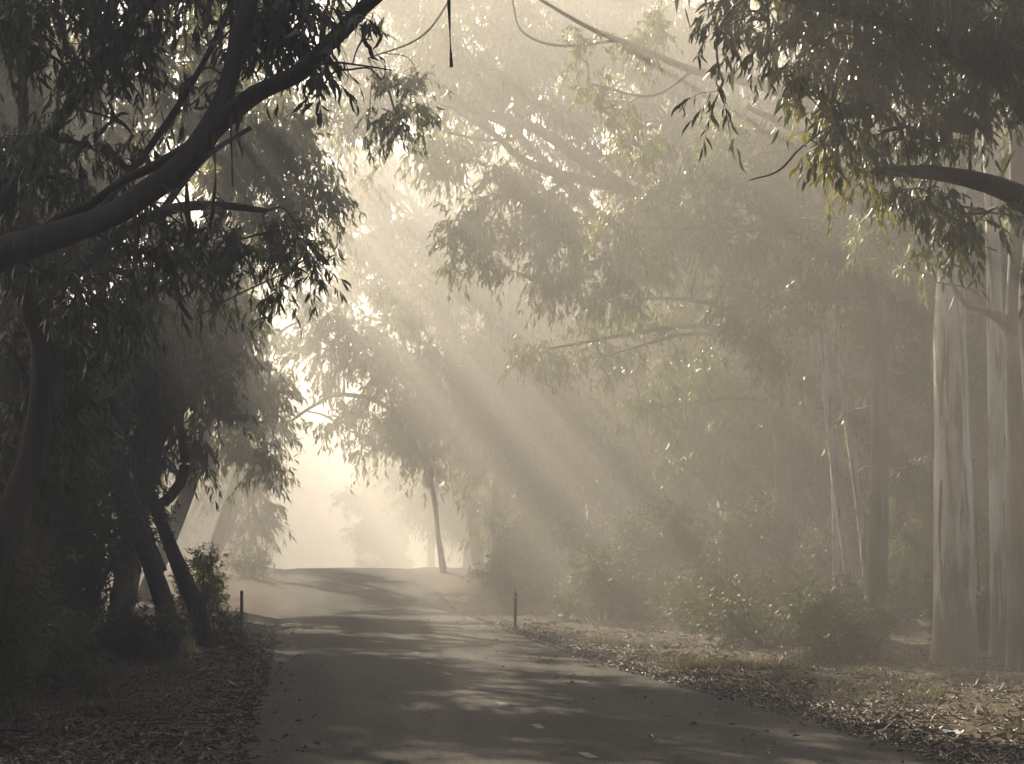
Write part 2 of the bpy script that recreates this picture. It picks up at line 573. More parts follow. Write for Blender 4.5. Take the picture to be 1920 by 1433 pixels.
def tree(label, stems, limbs=(), clumps=(), leaf=0.15, K=12, bark=None, leafmat=None, sides=12, fine=True, twigs=True,
         seed=1, wide=0.19, group='gum trees along the road', lump=0.07, strips=(), parts_clumps=(), joiner=0.035, name='gum_tree', droop=1.0):
    """stems / limbs: lists of [(x,y,z,r), ...]; clumps: (centre, radii, lai[, leafmat])"""
    rng = np.random.default_rng(seed)
    bark = bark or M_BARK
    leafmat = leafmat or M_LEAF
    base = np.array(stems[0][0][:3])
    root = empty(name, base, label, 'tree', group)
    sh = lambda pts: [np.array(p, float) - np.array([*base, 0]) for p in pts]
    polys = []
    for st in stems:
        pts = spline(sh(st), max(14, len(st) * 7))
        a = Acc()
        tube(a, pts[:, :3], pts[:, 3], sides, lump, rng)
        a.build('trunk', bark, root)
        polys.append((pts[:, :3], pts[:, 3]))
    for lb in limbs:
        pts = spline(sh(lb), max(10, len(lb) * 6))
        a = Acc()
        tube(a, pts[:, :3], pts[:, 3], max(6, sides - 3), lump, rng)
        a.build('limb', bark, root)
        polys.append((pts[:, :3], pts[:, 3]))
    tw = Acc()
    crown_acc = {}
    for cl in list(clumps) + list(parts_clumps):
        c = np.array(cl[0]) - base
        r = np.array(cl[1], float)
        d, A, rad = nearest_on(polys, c)
        C = c + np.array([0, 0, -0.15 * r[2]])
        m1 = A * 0.62 + C * 0.38 + rng.normal(0, 0.05, 3) * d + np.array([0, 0, 0.10 * d])
        br = spline([A, m1, C], 9)
        r0 = min(rad * 0.6, 0.012 + joiner * d * 0.5)
        tube(tw, br, np.linspace(r0, max(0.008, r0 * 0.3), 9), 6, 0.05, rng)
        lm = cl[3] if len(cl) > 3 and cl[3] else leafmat
        lf_, fine_ = (cl[4], False) if len(cl) > 4 else (leaf, fine)
        is_part = any(cl is q for q in parts_clumps)
        singles = [] if is_part else None
        clump(crown_acc.setdefault(lm.name, (Acc(), lm))[0], tw, c, r, cl[2], lf_, K, rng, fine_, twigs and len(cl) < 5, wide, C, droop, singles)
        if is_part:
            p, ax, LL = singles[0]
            for q in range(len(p)):
                az = Vector(-ax[q])
                bx = az.orthogonal().normalized()
                bx.rotate(Matrix.Rotation(rng.uniform(0, 6.28), 3, az))
                by = az.cross(bx)
                o = bpy.data.objects.new('leaf', LEAF_MESHES[rng.integers(0, 5)])
                o.matrix_local = Matrix.Translation(Vector(p[q])) @ Matrix((bx, by, az)).transposed().to_4x4() @ Matrix.Scale(LL[q], 4)
                link(o, root)
    tw.build('branchlets', M_TWIG if twigs else bark, root, stuff=True)
    for acc, lm in crown_acc.values():
        acc.build('crown', lm, root, smooth=False, stuff=True)
    for sp in strips:                                   # loose bark hanging from a limb
        pts = spline(sh(sp), 10)
        a = Acc()
        w = pts[:, 3]
        side = unit(np.array([rng.normal(), rng.normal() * 0.5, 0]))
        sdv = np.array([side * math.cos(k * 0.35) + np.array([-side[1], side[0], 0]) * math.sin(k * 0.35) for k in range(10)])
        V = np.concatenate([pts[:, :3] - sdv * w[:, None], pts[:, :3] + sdv * w[:, None], pts[:, :3] - sdv * w[:, None] * 0.8 + np.array([0.006, 0.012, 0]), pts[:, :3] + sdv * w[:, None] * 0.8 + np.array([0.006, 0.012, 0])])
        k = np.arange(9)
        a.add(V, None, np.concatenate([np.stack([k, k + 10, k + 11, k + 1], -1), np.stack([k + 20, k + 21, k + 31, k + 30], -1),
                                       np.stack([k, k + 1, k + 21, k + 20], -1), np.stack([k + 10, k + 30, k + 31, k + 11], -1)]))
        a.build('bark_strip', M_STRIP, root)
    return root


def pp(px, py, Y, rpx):
    """skeleton point: photo pixel, distance, half-width in photo pixels"""
    return (*P(px, py, Y), rpx / F * Y)


def cp(px, py, Y, r, lai=3.0, mat=None, dy=1.0, sq=0.8):
    """foliage mass around a photo pixel at distance Y, radius r in photo pixels"""
    R = r / F * Y
    q = (P(px, py, Y), (R, R * dy, R * sq), lai)
    return q + (mat,) if mat else q


def uc(x, y, z, R, lai=1.5, leaf=0.34):  # high foliage added to block sun and sky, mostly out of view
    """foliage mass of a tall crown, in metres"""
    return (np.array([x, y, z + float(rz(y))]), (R, R, R * 0.75), lai, None, leaf)


def cs(px, py, Y, r, lai, leaf=0.18):
    return cp(px, py, Y, r, lai) + (None, leaf)


def gp(x, y, z_off, r):
    return (x, y, float(gz(x, y)) + z_off, r)


# -- nearest tree on the left: trunk left of the frame, limb sweeping up over the road
tree('dark near gum tree whose thick curved limb sweeps from the left edge over the road',
     stems=[[gp(-3.0, 10.2, -0.2, 0.28), gp(-2.85, 10.1, 1.2, 0.21), pp(-140, 640, 10, 40), pp(-70, 525, 10, 35), pp(0, 478, 10, 30), pp(75, 452, 10, 27), pp(150, 428, 10, 25),
             pp(220, 400, 10, 23), pp(275, 362, 10, 24), pp(335, 318, 10, 25), pp(385, 258, 10, 25), pp(415, 195, 10, 19), pp(436, 130, 10, 17), pp(448, 60, 10, 16), pp(470, 0, 10, 14), pp(478, -120, 10, 10)]],
     limbs=[[pp(382, 262, 10, 17), pp(425, 218, 10, 19), pp(470, 182, 9.9, 18), pp(505, 163, 9.9, 16.5), pp(560, 136, 9.8, 17), pp(605, 92, 9.75, 15), pp(640, 58, 9.7, 15.5), pp(680, 15, 9.6, 14), pp(720, -20, 9.5, 12), pp(800, -110, 9.3, 8)],
            [pp(40, 462, 10.15, 9), pp(105, 412, 10.2, 8), pp(165, 386, 10.2, 9), pp(230, 340, 10.2, 9), pp(300, 306, 10.15, 10), pp(375, 262, 10.05, 11)],
            [pp(-60, 480, 10.3, 18), pp(40, 330, 10.6, 13), pp(130, 200, 10.9, 10), pp(230, 80, 11, 8), pp(330, -60, 11, 5)],
            [pp(180, 405, 10.1, 6), pp(300, 250, 10.5, 6), pp(380, 120, 10.8, 5), pp(430, 10, 11, 4)],
            [pp(500, 165, 9.9, 4), pp(540, 110, 10.2, 3.5), pp(556, 60, 10.4, 3), pp(590, 10, 10.5, 2)],
            [pp(560, 132, 9.8, 3), pp(620, 118, 9.6, 2.4), pp(670, 122, 9.5, 2), pp(735, 132, 9.4, 1.2)],
            [pp(612, 100, 9.7, 2.4), pp(640, 130, 9.6, 2), pp(690, 128, 9.5, 1.4), pp(715, 150, 9.5, 0.8)],
            [pp(300, 345, 9.9, 3), pp(330, 370, 9.8, 2.4), pp(352, 420, 9.8, 1.6), pp(345, 470, 9.8, 1)]],
     clumps=[cp(40, 60, 10.6, 110, 1.6, sq=1), cp(170, 110, 11, 110, 1.1), cp(90, 250, 10.8, 110, 1.4), cp(300, 60, 11, 90, 1.1), cp(215, 215, 11.2, 70, 0.9),
             cp(20, 390, 11, 90, 2.6), cp(440, 40, 10.6, 85, 1.4), cp(540, 50, 10.2, 75, 1.7), cp(340, 165, 11, 50, 0.8), cp(150, 330, 11.3, 70, 1.8),
             cp(300, -60, 10.6, 140, 1.6), cp(560, -50, 10, 120, 2.2), cp(30, -70, 10.5, 160, 1.8), cp(480, 105, 10.3, 42, 1.4), cp(640, 60, 9.8, 48, 1.6),
             cp(440, 150, 11.4, 38, 0.9), cp(520, 20, 11, 65, 1.5), uc(-2.2, 12, 9.0, 2.0), uc(-0.6, 11.5, 9.6, 1.8), uc(-3.6, 13, 10.5, 2.2), uc(-1.4, 13.5, 11.5, 2.0), uc(0.8, 11, 9.4, 1.5),
             cp(250, 470, 11, 80, 2.0), cp(130, 520, 11.4, 80, 2.4), cp(360, 430, 11.2, 50, 1.4)],
     parts_clumps=[cp(690, 55, 9.6, 38, 1.3, sq=0.8), cp(598, 165, 9.7, 24, 1.4, sq=1.2)],
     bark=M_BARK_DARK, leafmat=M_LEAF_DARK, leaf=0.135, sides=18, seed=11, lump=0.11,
     strips=[[pp(348, 330, 9.9, 4), pp(352, 400, 9.9, 5), pp(357, 470, 9.9, 2)], [pp(398, 250, 9.9, 3), pp(403, 340, 9.85, 4), pp(393, 430, 9.9, 1.5)],
             [pp(432, 215, 9.9, 2), pp(434, 300, 9.9, 2), pp(436, 350, 9.9, 1)], [pp(253, 380, 9.9, 2.5), pp(254, 430, 9.9, 3), pp(250, 490, 9.9, 1)],
             [pp(842, -160, 9.2, 3), pp(841, -20, 9.2, 3.5), pp(843, 60, 9.2, 3.8), pp(846, 125, 9.2, 4.6)], [pp(452, 205, 9.8, 4), pp(444, 250, 9.8, 3), pp(455, 292, 9.8, 1.5)]])

# -- second near tree on the left: dark S-bent trunk
tree('dark slim gum tree with S-bent trunk at the left edge of the verge',
     stems=[[gp(-2.85, 12.2, -0.2, 0.16), pp(-20, 1080, 12.3, 30), pp(20, 960, 12.4, 26), pp(55, 870, 12.5, 24), pp(76, 760, 12.5, 22), pp(80, 650, 12.5, 22), pp(52, 570, 12.5, 24), pp(20, 480, 12.5, 22), pp(-10, 300, 12.5, 18), (-3.2, 13.2, 7.5, 0.07), (-3.6, 14, 11, 0.05)]],
     limbs=[[pp(20, 960, 12.4, 8), pp(50, 800, 12.8, 7), pp(45, 700, 13, 6), pp(10, 640, 13, 4)]],
     clumps=[cp(30, 620, 13, 90, 2.6), cp(130, 650, 13.5, 90, 2.8), cp(40, 800, 13.6, 90, 2.8), cp(180, 560, 13, 70, 2.6), cp(-40, 900, 13, 120, 3.0), cp(120, 780, 14, 80, 2.6), uc(-3.4, 14.5, 9.5, 2.2), uc(-4.6, 15.5, 12.0, 2.3), uc(-2.6, 16.0, 12.5, 2.2)],
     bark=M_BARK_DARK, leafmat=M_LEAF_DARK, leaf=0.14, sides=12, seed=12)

# -- leaning twin-stemmed tree on the left verge
tree('leaning twin-stemmed tree with dark drooping crown on the left verge',
     stems=[[gp(-1.88, 22.5, -0.2, 0.19), pp(312, 1150, 22.5, 18.4), pp(283, 1060, 22.6, 16.0), pp(258, 990, 22.6, 14.4), pp(225, 930, 22.7, 12.0), pp(200, 840, 22.8, 9.6), pp(190, 740, 23, 8.0), pp(190, 620, 23, 6.4), (-3.3, 23.2, 9.0, 0.07), (-3.5, 23.2, 15.0, 0.04)],
            [gp(-1.42, 24.2, -0.2, 0.17), pp(372, 1150, 24.1, 16.0), pp(345, 1085, 24, 14.4), pp(318, 1020, 23.8, 12.0), pp(298, 965, 23.5, 11.2), pp(272, 890, 23.3, 8.8), pp(262, 780, 23, 6.4), pp(280, 660, 23, 4.8)]],
     limbs=[[pp(292, 950, 23.4, 9), pp(318, 932, 23.1, 10), pp(340, 900, 23.1, 10), pp(346, 860, 23.1, 9), pp(338, 800, 23.1, 7), pp(345, 720, 23, 5)],
            [pp(310, 1070, 23.3, 4), pp(285, 1010, 23.4, 4), pp(270, 960, 23.5, 3)]],
     clumps=[cp(150, 700, 23, 120, 3.4), cp(290, 680, 23, 110, 3.4), cp(370, 730, 22.8, 65, 3.0), cp(385, 800, 22.8, 50, 3.0), cp(230, 810, 23.2, 90, 3.4), cp(320, 620, 23, 80, 3.2),
             cp(110, 850, 23.5, 100, 3.4), cp(120, 980, 24, 110, 3.4), cp(310, 870, 23.6, 28, 1.6), cp(205, 900, 23, 60, 2.6), cp(390, 870, 23, 22, 1.2), cp(235, 1010, 23, 25, 1.4), uc(-3.0, 23, 12.6, 2.2), uc(-4.8, 24, 12.8, 2.4), uc(-2.8, 24.5, 14.8, 2.3), uc(-4.2, 22, 15.5, 2.3)],
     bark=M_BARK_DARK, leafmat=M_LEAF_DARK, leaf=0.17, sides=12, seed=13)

# -- tree with the dark hanging spray in the middle left
tree('gum tree with dark hanging sprays reaching right of the big limb',
     stems=[[gp(-3.6, 16.5, -0.2, 0.2), pp(0, 800, 16.5, 24), pp(60, 600, 16.4, 20), pp(170, 480, 16.3, 15), pp(300, 400, 16.2, 11), pp(400, 385, 16, 8), pp(500, 395, 16, 5)]],
     limbs=[[pp(60, 600, 16.4, 14), (-3.3, 17.2, 7.0, 0.07), (-3.6, 18, 11, 0.05), (-3.7, 18.2, 14, 0.03)], [pp(210, 505, 16.2, 7), pp(280, 525, 16.1, 7), pp(330, 560, 16, 5), pp(360, 600, 16, 3)], [pp(300, 400, 16.2, 8), pp(380, 300, 16.5, 6), pp(470, 240, 16.8, 4)]],
     clumps=[cp(500, 430, 16, 65, 2.6), cp(545, 500, 16, 45, 2.4, sq=1.1), cp(450, 480, 16.2, 50, 2.2), cp(580, 455, 15.9, 28, 1.8), cp(380, 480, 16.3, 60, 2.4, sq=1.1),
             cp(300, 540, 16.3, 50, 2.4), cp(200, 470, 16.6, 80, 2.8), cp(90, 470, 16.8, 100, 3.0), cp(420, 400, 16.2, 45, 2.0), cp(60, 340, 17, 90, 1.6), uc(-1.6, 20.5, 11.2, 2.0), uc(-0.6, 22, 12.4, 2.0), uc(-3.4, 18, 10.8, 2.2), uc(-4.8, 19, 12, 2.4), uc(-2.6, 19.5, 12.5, 2.0), uc(-3.8, 18, 14.5, 2.2)],
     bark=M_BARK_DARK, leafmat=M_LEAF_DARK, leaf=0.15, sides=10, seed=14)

# -- hazier tree behind the limb
tree('paler hazy gum tree with rounded leafy tufts behind the big limb',
     stems=[[gp(-3.4, 29, -0.2, 0.26), pp(270, 900, 29, 22), pp(330, 650, 29, 18), pp(390, 480, 29, 14), pp(430, 330, 29, 10), pp(440, 200, 29, 7), (-2.2, 29.5, 13, 0.05), (-2.6, 29.8, 16, 0.03)]],
     limbs=[[pp(390, 480, 29, 8), pp(470, 420, 29, 7), pp(520, 380, 29, 5), pp(570, 370, 29, 3)], [pp(420, 370, 29, 7), pp(480, 310, 29, 6), pp(550, 270, 29, 4)]],
     clumps=[cp(560, 270, 29, 62, 4.1), cp(500, 250, 29, 60, 3.8), cp(585, 370, 29, 48, 3.8), cp(540, 420, 29, 55, 3.2), cp(440, 330, 29.5, 80, 4.1), cp(420, 560, 29, 70, 3.8), cp(350, 520, 30, 90, 4.3),
             cp(250, 430, 30, 70, 1.4), cp(120, 430, 31, 90, 1.6), cp(400, 640, 29.5, 50, 3.8), cp(280, 260, 29.5, 85, 1.5), cp(170, 180, 29.5, 90, 1.3), cp(385, 190, 29, 70, 1.3), cp(300, 110, 29, 85, 1.3), cp(60, 250, 30, 90, 1.4), cp(200, 320, 29.8, 70, 1.6), uc(-3.0, 30, 12.5, 2.5, 0.8), uc(-4.8, 31, 11.0, 2.6, 0.8), uc(-2.2, 31, 15.0, 2.4, 0.8), uc(-4.4, 29, 15.5, 2.5, 0.8), cp(330, 600, 30, 80, 4.3)],
     leaf=0.23, sides=10, seed=15, twigs=False, fine=False)

# -- left trees further on; high tufts added to break the sunlight into shafts
_r = np.random.default_rng(8)
HIGH, _pl = [], []
while len(HIGH) < 18:
    yy, zz = _r.uniform(35, 68), _r.uniform(7.5, 19)
    if all(math.hypot(yy - a_, zz - b_) > 2.75 for a_, b_ in _pl):
        _pl.append((yy, zz))
        HIGH.append(uc(-2.2 + _r.uniform(-1.3, 1.3) - 0.02 * (yy - 35), yy, zz, _r.uniform(0.6, 1.1), 2.6, 0.30))
    else:
        _pl.append((yy + 500, 0))
    if len(_pl) > 4000:
        break
tree('hazy tree with ragged crown left of the sky gap, past the leaning stems',
     stems=[[gp(-4.6, 45, -0.2, 0.3), pp(360, 900, 45, 14), pp(400, 750, 45, 11), pp(430, 620, 45, 8), pp(440, 480, 45, 6), (-2.2, 45, 14, 0.06), (-2.4, 45, 18, 0.04)]],
     limbs=[[pp(400, 750, 45, 6), pp(440, 800, 45, 5), pp(500, 790, 45, 3)]],
     clumps=[cp(470, 760, 45, 60, 3.0), cp(490, 850, 45, 38, 2.6), cp(440, 700, 45, 55, 2.8), cp(430, 830, 46, 45, 2.6), cp(500, 690, 45, 35, 2.0), cp(400, 780, 46, 60, 3.0),
             cp(460, 600, 45, 40, 1.5), cp(390, 600, 46, 60, 2.4)] + [h for h in HIGH if h[0][1] < 50],
     leaf=0.32, K=12, sides=8, seed=16, twigs=False, fine=False)
tree('pale misty tree with stepped edge above the left end of the crest',
     stems=[[gp(-3.9, 66, -0.2, 0.3), pp(440, 950, 66, 9), pp(460, 800, 66, 7), pp(465, 650, 66, 6), (-2.6, 65, 15, 0.07), (-2.6, 64, 18.5, 0.04)]],
     clumps=[cp(480, 930, 66, 34, 3.0), cp(455, 990, 66, 32, 3.0), cp(500, 880, 66, 34, 3.0), cp(470, 1030, 66, 22, 2.6), cp(500, 800, 66, 40, 2.6), cp(440, 880, 67, 60, 3.0), cp(520, 720, 66, 26, 2.0), cp(460, 700, 67, 50, 2.6)] + [h for h in HIGH if h[0][1] >= 60],
     leaf=0.42, K=10, sides=8, seed=17, twigs=False, fine=False)

# -- right: overhanging tree in front of the bright opening
tree('hazy gum tree overhanging the road in front of the bright opening',
     stems=[[gp(5.9, 58, -0.2, 0.17), pp(822, 1010, 58, 5), pp(815, 940, 58, 5), pp(804, 880, 58, 5), pp(798, 780, 58, 4.5), pp(785, 660, 58, 4), pp(770, 520, 58, 3)]],
     limbs=[[pp(798, 830, 58, 4), pp(720, 760, 57, 4.5), pp(640, 740, 56, 4.5), pp(590, 760, 55.5, 3.6), pp(545, 790, 55, 2.4)], [pp(720, 830, 57, 2.2), pp(660, 810, 56.5, 2.2), pp(610, 780, 56, 1.8), pp(570, 770, 55.6, 1.3)]],
     clumps=[cp(650, 650, 56, 70, 2.6), cp(730, 700, 57, 75, 3.0), cp(640, 780, 56, 44, 2.4), cp(740, 800, 57, 52, 3.0), cp(690, 830, 56.5, 30, 2.6), cp(800, 780, 58, 70, 3.2), cp(830, 690, 58, 80, 3.2), cp(580, 660, 55.5, 34, 2.0),
             cp(600, 600, 56, 34, 2.0), cp(720, 600, 57, 60, 2.4), cp(790, 850, 58, 34, 2.8), cp(800, 560, 58, 60, 2.2)],
     leaf=0.33, bark=M_BARK_PALE, K=12, sides=8, seed=21, twigs=False, fine=False)  # pale bark stands in for the haze fading this trunk
tree('big hazy gum tree on the right with bare limbs fanning up to the left',
     stems=[[gp(13.2, 39, -0.2, 0.36), pp(1470, 1000, 39, 20), pp(1465, 800, 38.6, 18), pp(1420, 600, 38, 16), pp(1310, 440, 37, 14), pp(1175, 355, 36, 13), pp(1080, 290, 35.5, 12), pp(1000, 240, 35, 9), pp(900, 210, 34.5, 6), pp(820, 195, 34, 3)]],
     limbs=[[pp(1175, 355, 36, 11), pp(1060, 330, 35.6, 10), pp(980, 300, 35.3, 8), pp(930, 255, 35, 6), pp(850, 205, 34.6, 3)], [pp(960, 262, 35, 4), pp(900, 262, 34.8, 3.5), pp(840, 248, 34.5, 2)],
            [pp(1330, 470, 37, 10), pp(1300, 330, 36, 8), pp(1300, 200, 36, 6), pp(1310, 60, 36, 4)]],
     clumps=[cp(950, 360, 35.5, 85, 2.6), cp(1060, 420, 35.5, 90, 2.8), cp(900, 440, 35.5, 70, 2.4), cp(1000, 520, 36, 60, 2.2), cp(1150, 480, 35.5, 90, 2.8), cp(1250, 380, 36, 100, 2.8), cp(1130, 560, 36.5, 60, 2.2), cs(1010, 650, 38, 70, 0.9), cs(1130, 660, 38.5, 80, 0.9), cs(1240, 620, 38.5, 80, 1.0), cs(1330, 720, 39, 80, 0.9), cs(1200, 760, 39.5, 80, 0.7), cs(1400, 820, 39.5, 80, 0.7), cs(1300, 880, 40, 70, 0.6), 
             cp(1020, 190, 35, 60, 1.6), cp(880, 130, 34.8, 70, 1.9), cp(1250, 220, 36, 90, 2.4), cp(1300, 80, 36, 100, 2.4), cp(960, 60, 35, 80, 1.7), cp(800, 60, 35, 55, 1.5)],
     leaf=0.26, K=12, sides=10, seed=22, twigs=False, fine=False)
tree('gum tree whose pale hanging tuft dangles at the top centre',
     stems=[[gp(10.7, 26, -0.2, 0.24), pp(1650, 900, 26, 18), pp(1645, 600, 26, 17), pp(1620, 400, 26, 16), pp(1560, 230, 26, 14), pp(1430, 160, 25.5, 11), pp(1300, 132, 25, 8), pp(1200, 90, 24.6, 6), pp(1100, 50, 24.2, 4.5), pp(980, -20, 24, 3), pp(880, -70, 24, 3), pp(760, -40, 23.6, 2.5)]],
     limbs=[[pp(1160, 76, 24.4, 3), pp(1050, 86, 24, 2.5), pp(980, 60, 24, 2), pp(960, 0, 24, 1.5)], [pp(1300, 132, 25, 4), pp(1220, 180, 24.6, 2.5), pp(1110, 158, 24.2, 2)],
            [pp(1600, 340, 26, 12), pp(1500, 250, 25.5, 9), pp(1400, 200, 25, 5)], [pp(880, -70, 24, 2.5), pp(800, 60, 23.6, 2.2), pp(690, 110, 23.2, 1.6)]],
     clumps=[cp(1535, 480, 25.2, 34, 2.0, M_LEAF_LIT, sq=1.5), cp(745, 215, 23.5, 52, 2.0, sq=1.15), cp(785, 150, 23.5, 34, 1.8), cp(690, 240, 23.4, 22, 1.4), cp(1130, 200, 24.4, 55, 1.4), cp(1230, 60, 24.6, 60, 1.8), cp(1080, 90, 24.2, 50, 1.0), cp(1480, 330, 25.3, 45, 1.6, M_LEAF_LIT), cp(1590, 400, 25.4, 45, 1.4, M_LEAF_LIT), cp(1380, 300, 25.5, 90, 2.4), cp(1450, 400, 25.5, 90, 2.6), cp(1330, 440, 26, 80, 2.4),
             cp(1500, 300, 25.5, 80, 2.6), cp(1200, 270, 25, 50, 1.8), cp(1560, 480, 26, 90, 2.6), cp(1440, 560, 26.5, 90, 2.4), cp(1680, 560, 26.5, 90, 2.2), cp(1180, 420, 25.5, 60, 1.6)],
     leaf=0.175, K=12, sides=12, seed=23, twigs=False, fine=False)

# -- nearest tree on the right: trunk right of the frame, dark crown in the top right corner
tree('near gum tree with dark crown filling the top right corner',
     stems=[[gp(7.75, 13.4, -0.2, 0.36), pp(1990, 900, 13.4, 56), pp(1960, 620, 13.4, 52), pp(1965, 420, 13.4, 46), pp(1960, 200, 13.4, 36), pp(1940, -100, 13.4, 24)]],
     limbs=[[pp(1962, 400, 13.4, 28), pp(1890, 358, 13.4, 22), pp(1800, 332, 13.3, 17), pp(1720, 322, 13.2, 13), pp(1640, 322, 13.1, 8)],
            [pp(1958, 250, 13.4, 20), pp(1850, 130, 13.3, 16), pp(1720, 60, 13.2, 12), pp(1560, 20, 13, 8), pp(1400, -20, 12.8, 4)],
            [pp(1420, -20, 12.8, 4), pp(1370, 20, 12.6, 3), pp(1345, 70, 12.4, 2.4), pp(1348, 150, 12.4, 1.6)],
            [pp(1720, 165, 13.0, 2.5), pp(1600, 210, 12.9, 2.5), pp(1510, 270, 12.9, 2.2), pp(1460, 320, 12.8, 2), pp(1405, 338, 12.8, 1.3)]],
     clumps=[cp(1440, 30, 12.9, 60, 2.6), cp(1540, 70, 13, 90, 3.2), cp(1680, 90, 13.2, 110, 3.6), cp(1830, 90, 13.3, 120, 3.6), cp(1560, 190, 13, 70, 2.6), cp(1540, 270, 13, 50, 2.4, M_LEAF_LIT), cp(1490, 150, 13, 40, 2.2, M_LEAF_LIT), cp(1690, 230, 13.3, 90, 3.2), cp(1820, 240, 13.4, 100, 3.4),
             cp(1910, 60, 13.4, 110, 3.4), cp(1620, 320, 13.2, 40, 2.0, M_LEAF_LIT), cp(1740, 350, 13.4, 70, 2.4), cp(1850, 390, 13.5, 80, 2.6), cp(1600, -60, 13, 160, 3.2), cp(1850, -70, 13.2, 180, 3.4), cp(1400, -60, 12.9, 80, 2.6), uc(6.5, 13.5, 8.5, 2.4), uc(8.5, 14.5, 10.5, 2.6), uc(4.6, 13, 9.6, 1.9), uc(6.6, 12, 11.5, 2.3)],
     parts_clumps=[cp(1345, 60, 12.4, 26, 1.5, sq=1.8), cp(1350, 165, 12.4, 28, 1.6, sq=1.2)],
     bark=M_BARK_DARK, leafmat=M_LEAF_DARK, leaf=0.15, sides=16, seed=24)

# -- tall pale trunks on the right
tree('tall pale smooth-barked gum with thick straight trunk on the right',
     stems=[[(*P(1788, 1300, 19.6), 0.52), pp(1788, 1255, 19.6, 50), pp(1789, 1215, 19.6, 44), pp(1790, 1150, 19.6, 41), pp(1788, 1000, 19.6, 38), pp(1784, 800, 19.6, 35), pp(1781, 600, 19.6, 31), pp(1788, 450, 19.6, 26), pp(1795, 250, 19.6, 22), pp(1800, -50, 19.6, 18), pp(1795, -300, 19.6, 12)]],
     limbs=[[pp(1795, 450, 19.6, 8), pp(1760, 330, 19.6, 7), pp(1700, 200, 19.8, 4)]],
     clumps=[cp(1700, 420, 21, 60, 1.8), cp(1640, 450, 21, 60, 1.8), cp(1760, 250, 20, 90, 2.2), cp(1700, -150, 20, 200, 2.4), cp(1900, -250, 20, 220, 2.4), uc(8, 20, 13, 2.6), uc(10.5, 21, 15, 2.8), uc(6.5, 19, 15.5, 2.4)],
     bark=M_BARK_PALE, leaf=0.16, sides=24, seed=25, lump=0.022, joiner=0.02,
     strips=[[pp(1752, 560, 19.3, 3), pp(1748, 700, 19.3, 3), pp(1750, 860, 19.3, 2)], [pp(1826, 860, 19.25, 3), pp(1830, 980, 19.25, 3), pp(1836, 1110, 19.25, 2)], [pp(1765, 900, 19.28, 3.5), pp(1762, 1010, 19.27, 3), pp(1766, 1120, 19.26, 1.5)],
             [pp(1800, 700, 19.3, 2.5), pp(1802, 820, 19.3, 3), pp(1798, 930, 19.28, 1.5)], [pp(1778, 620, 19.33, 2), pp(1776, 720, 19.32, 2.5), pp(1780, 800, 19.31, 1)]])
tree('pale slender gum trunk just right of the thick smooth trunk',
     stems=[[(*P(1880, 1290, 20.6), 0.22), pp(1878, 1150, 20.6, 22), pp(1872, 900, 20.6, 19), pp(1866, 650, 20.6, 17), pp(1862, 450, 20.6, 15), pp(1850, 150, 20.6, 12), pp(1840, -200, 20.6, 8)]],
     clumps=[cp(1880, 450, 22, 60, 1.6), cp(1860, -100, 21, 160, 2.2)],
     bark=M_BARK_PALE, leaf=0.16, sides=16, seed=26, lump=0.04)
tree('brown streaked gum trunk at the right edge of the picture',
     stems=[[(*P(1918, 1290, 18.2), 0.22), pp(1912, 1100, 18.2, 25), pp(1908, 850, 18.2, 22), pp(1902, 640, 18.2, 20), pp(1908, 400, 18.2, 17), pp(1900, 0, 18.2, 12), pp(1890, -250, 18.2, 8)]],
     limbs=[[pp(1906, 640, 18.2, 15), pp(1884, 604, 18.1, 13), pp(1850, 584, 18, 9), pp(1812, 572, 18, 6), pp(1790, 540, 18, 4.5), pp(1768, 505, 18, 3), pp(1725, 488, 18, 2)], [pp(1850, 584, 18, 4), pp(1825, 545, 18, 3), pp(1760, 530, 18.1, 2)]],
     clumps=[cp(1740, 480, 18, 40, 1.2), cp(1690, 500, 18.2, 30, 1.0), cp(1910, 200, 18.5, 90, 2.2), cp(1920, -150, 18.5, 160, 2.2)],
     bark=M_BARK, leaf=0.16, sides=16, seed=27, lump=0.08)
tree('thin leaning pale multi-stemmed gum left of the thick smooth trunk',
     stems=[[(*P(1615, 1200, 30), 0.17), pp(1590, 1060, 30, 10), pp(1568, 900, 30, 9), pp(1552, 760, 30, 8), pp(1535, 600, 30, 7), pp(1510, 450, 30, 5), pp(1490, 250, 30, 3)],
            [(*P(1570, 1200, 30.6), 0.10), pp(1566, 1000, 30.6, 6), pp(1556, 800, 30.6, 5.5), pp(1525, 650, 30.6, 5), pp(1520, 560, 30.6, 4)],
            [(*P(1640, 1195, 30.3), 0.13), pp(1612, 950, 30.3, 8), pp(1590, 800, 30.3, 7), pp(1570, 650, 30.3, 6), pp(1548, 520, 30.3, 5), pp(1560, 300, 30.3, 3)]],
     limbs=[[pp(1556, 800, 30, 3.5), pp(1585, 770, 30, 3), pp(1580, 690, 30, 2)]],
     clumps=[cp(1620, 760, 31, 50, 1.6), cp(1660, 880, 31, 60, 1.8), cp(1540, 420, 30, 80, 2.2), cp(1620, 560, 31, 70, 2.0), cp(1680, 700, 31, 60, 1.8), cp(1600, 250, 30, 100, 2.4), cp(1480, 640, 31, 60, 1.6), cp(1690, 1000, 31, 50, 1.6)],
     bark=M_BARK_PALE, leaf=0.22, sides=10, seed=28, twigs=False, fine=False)
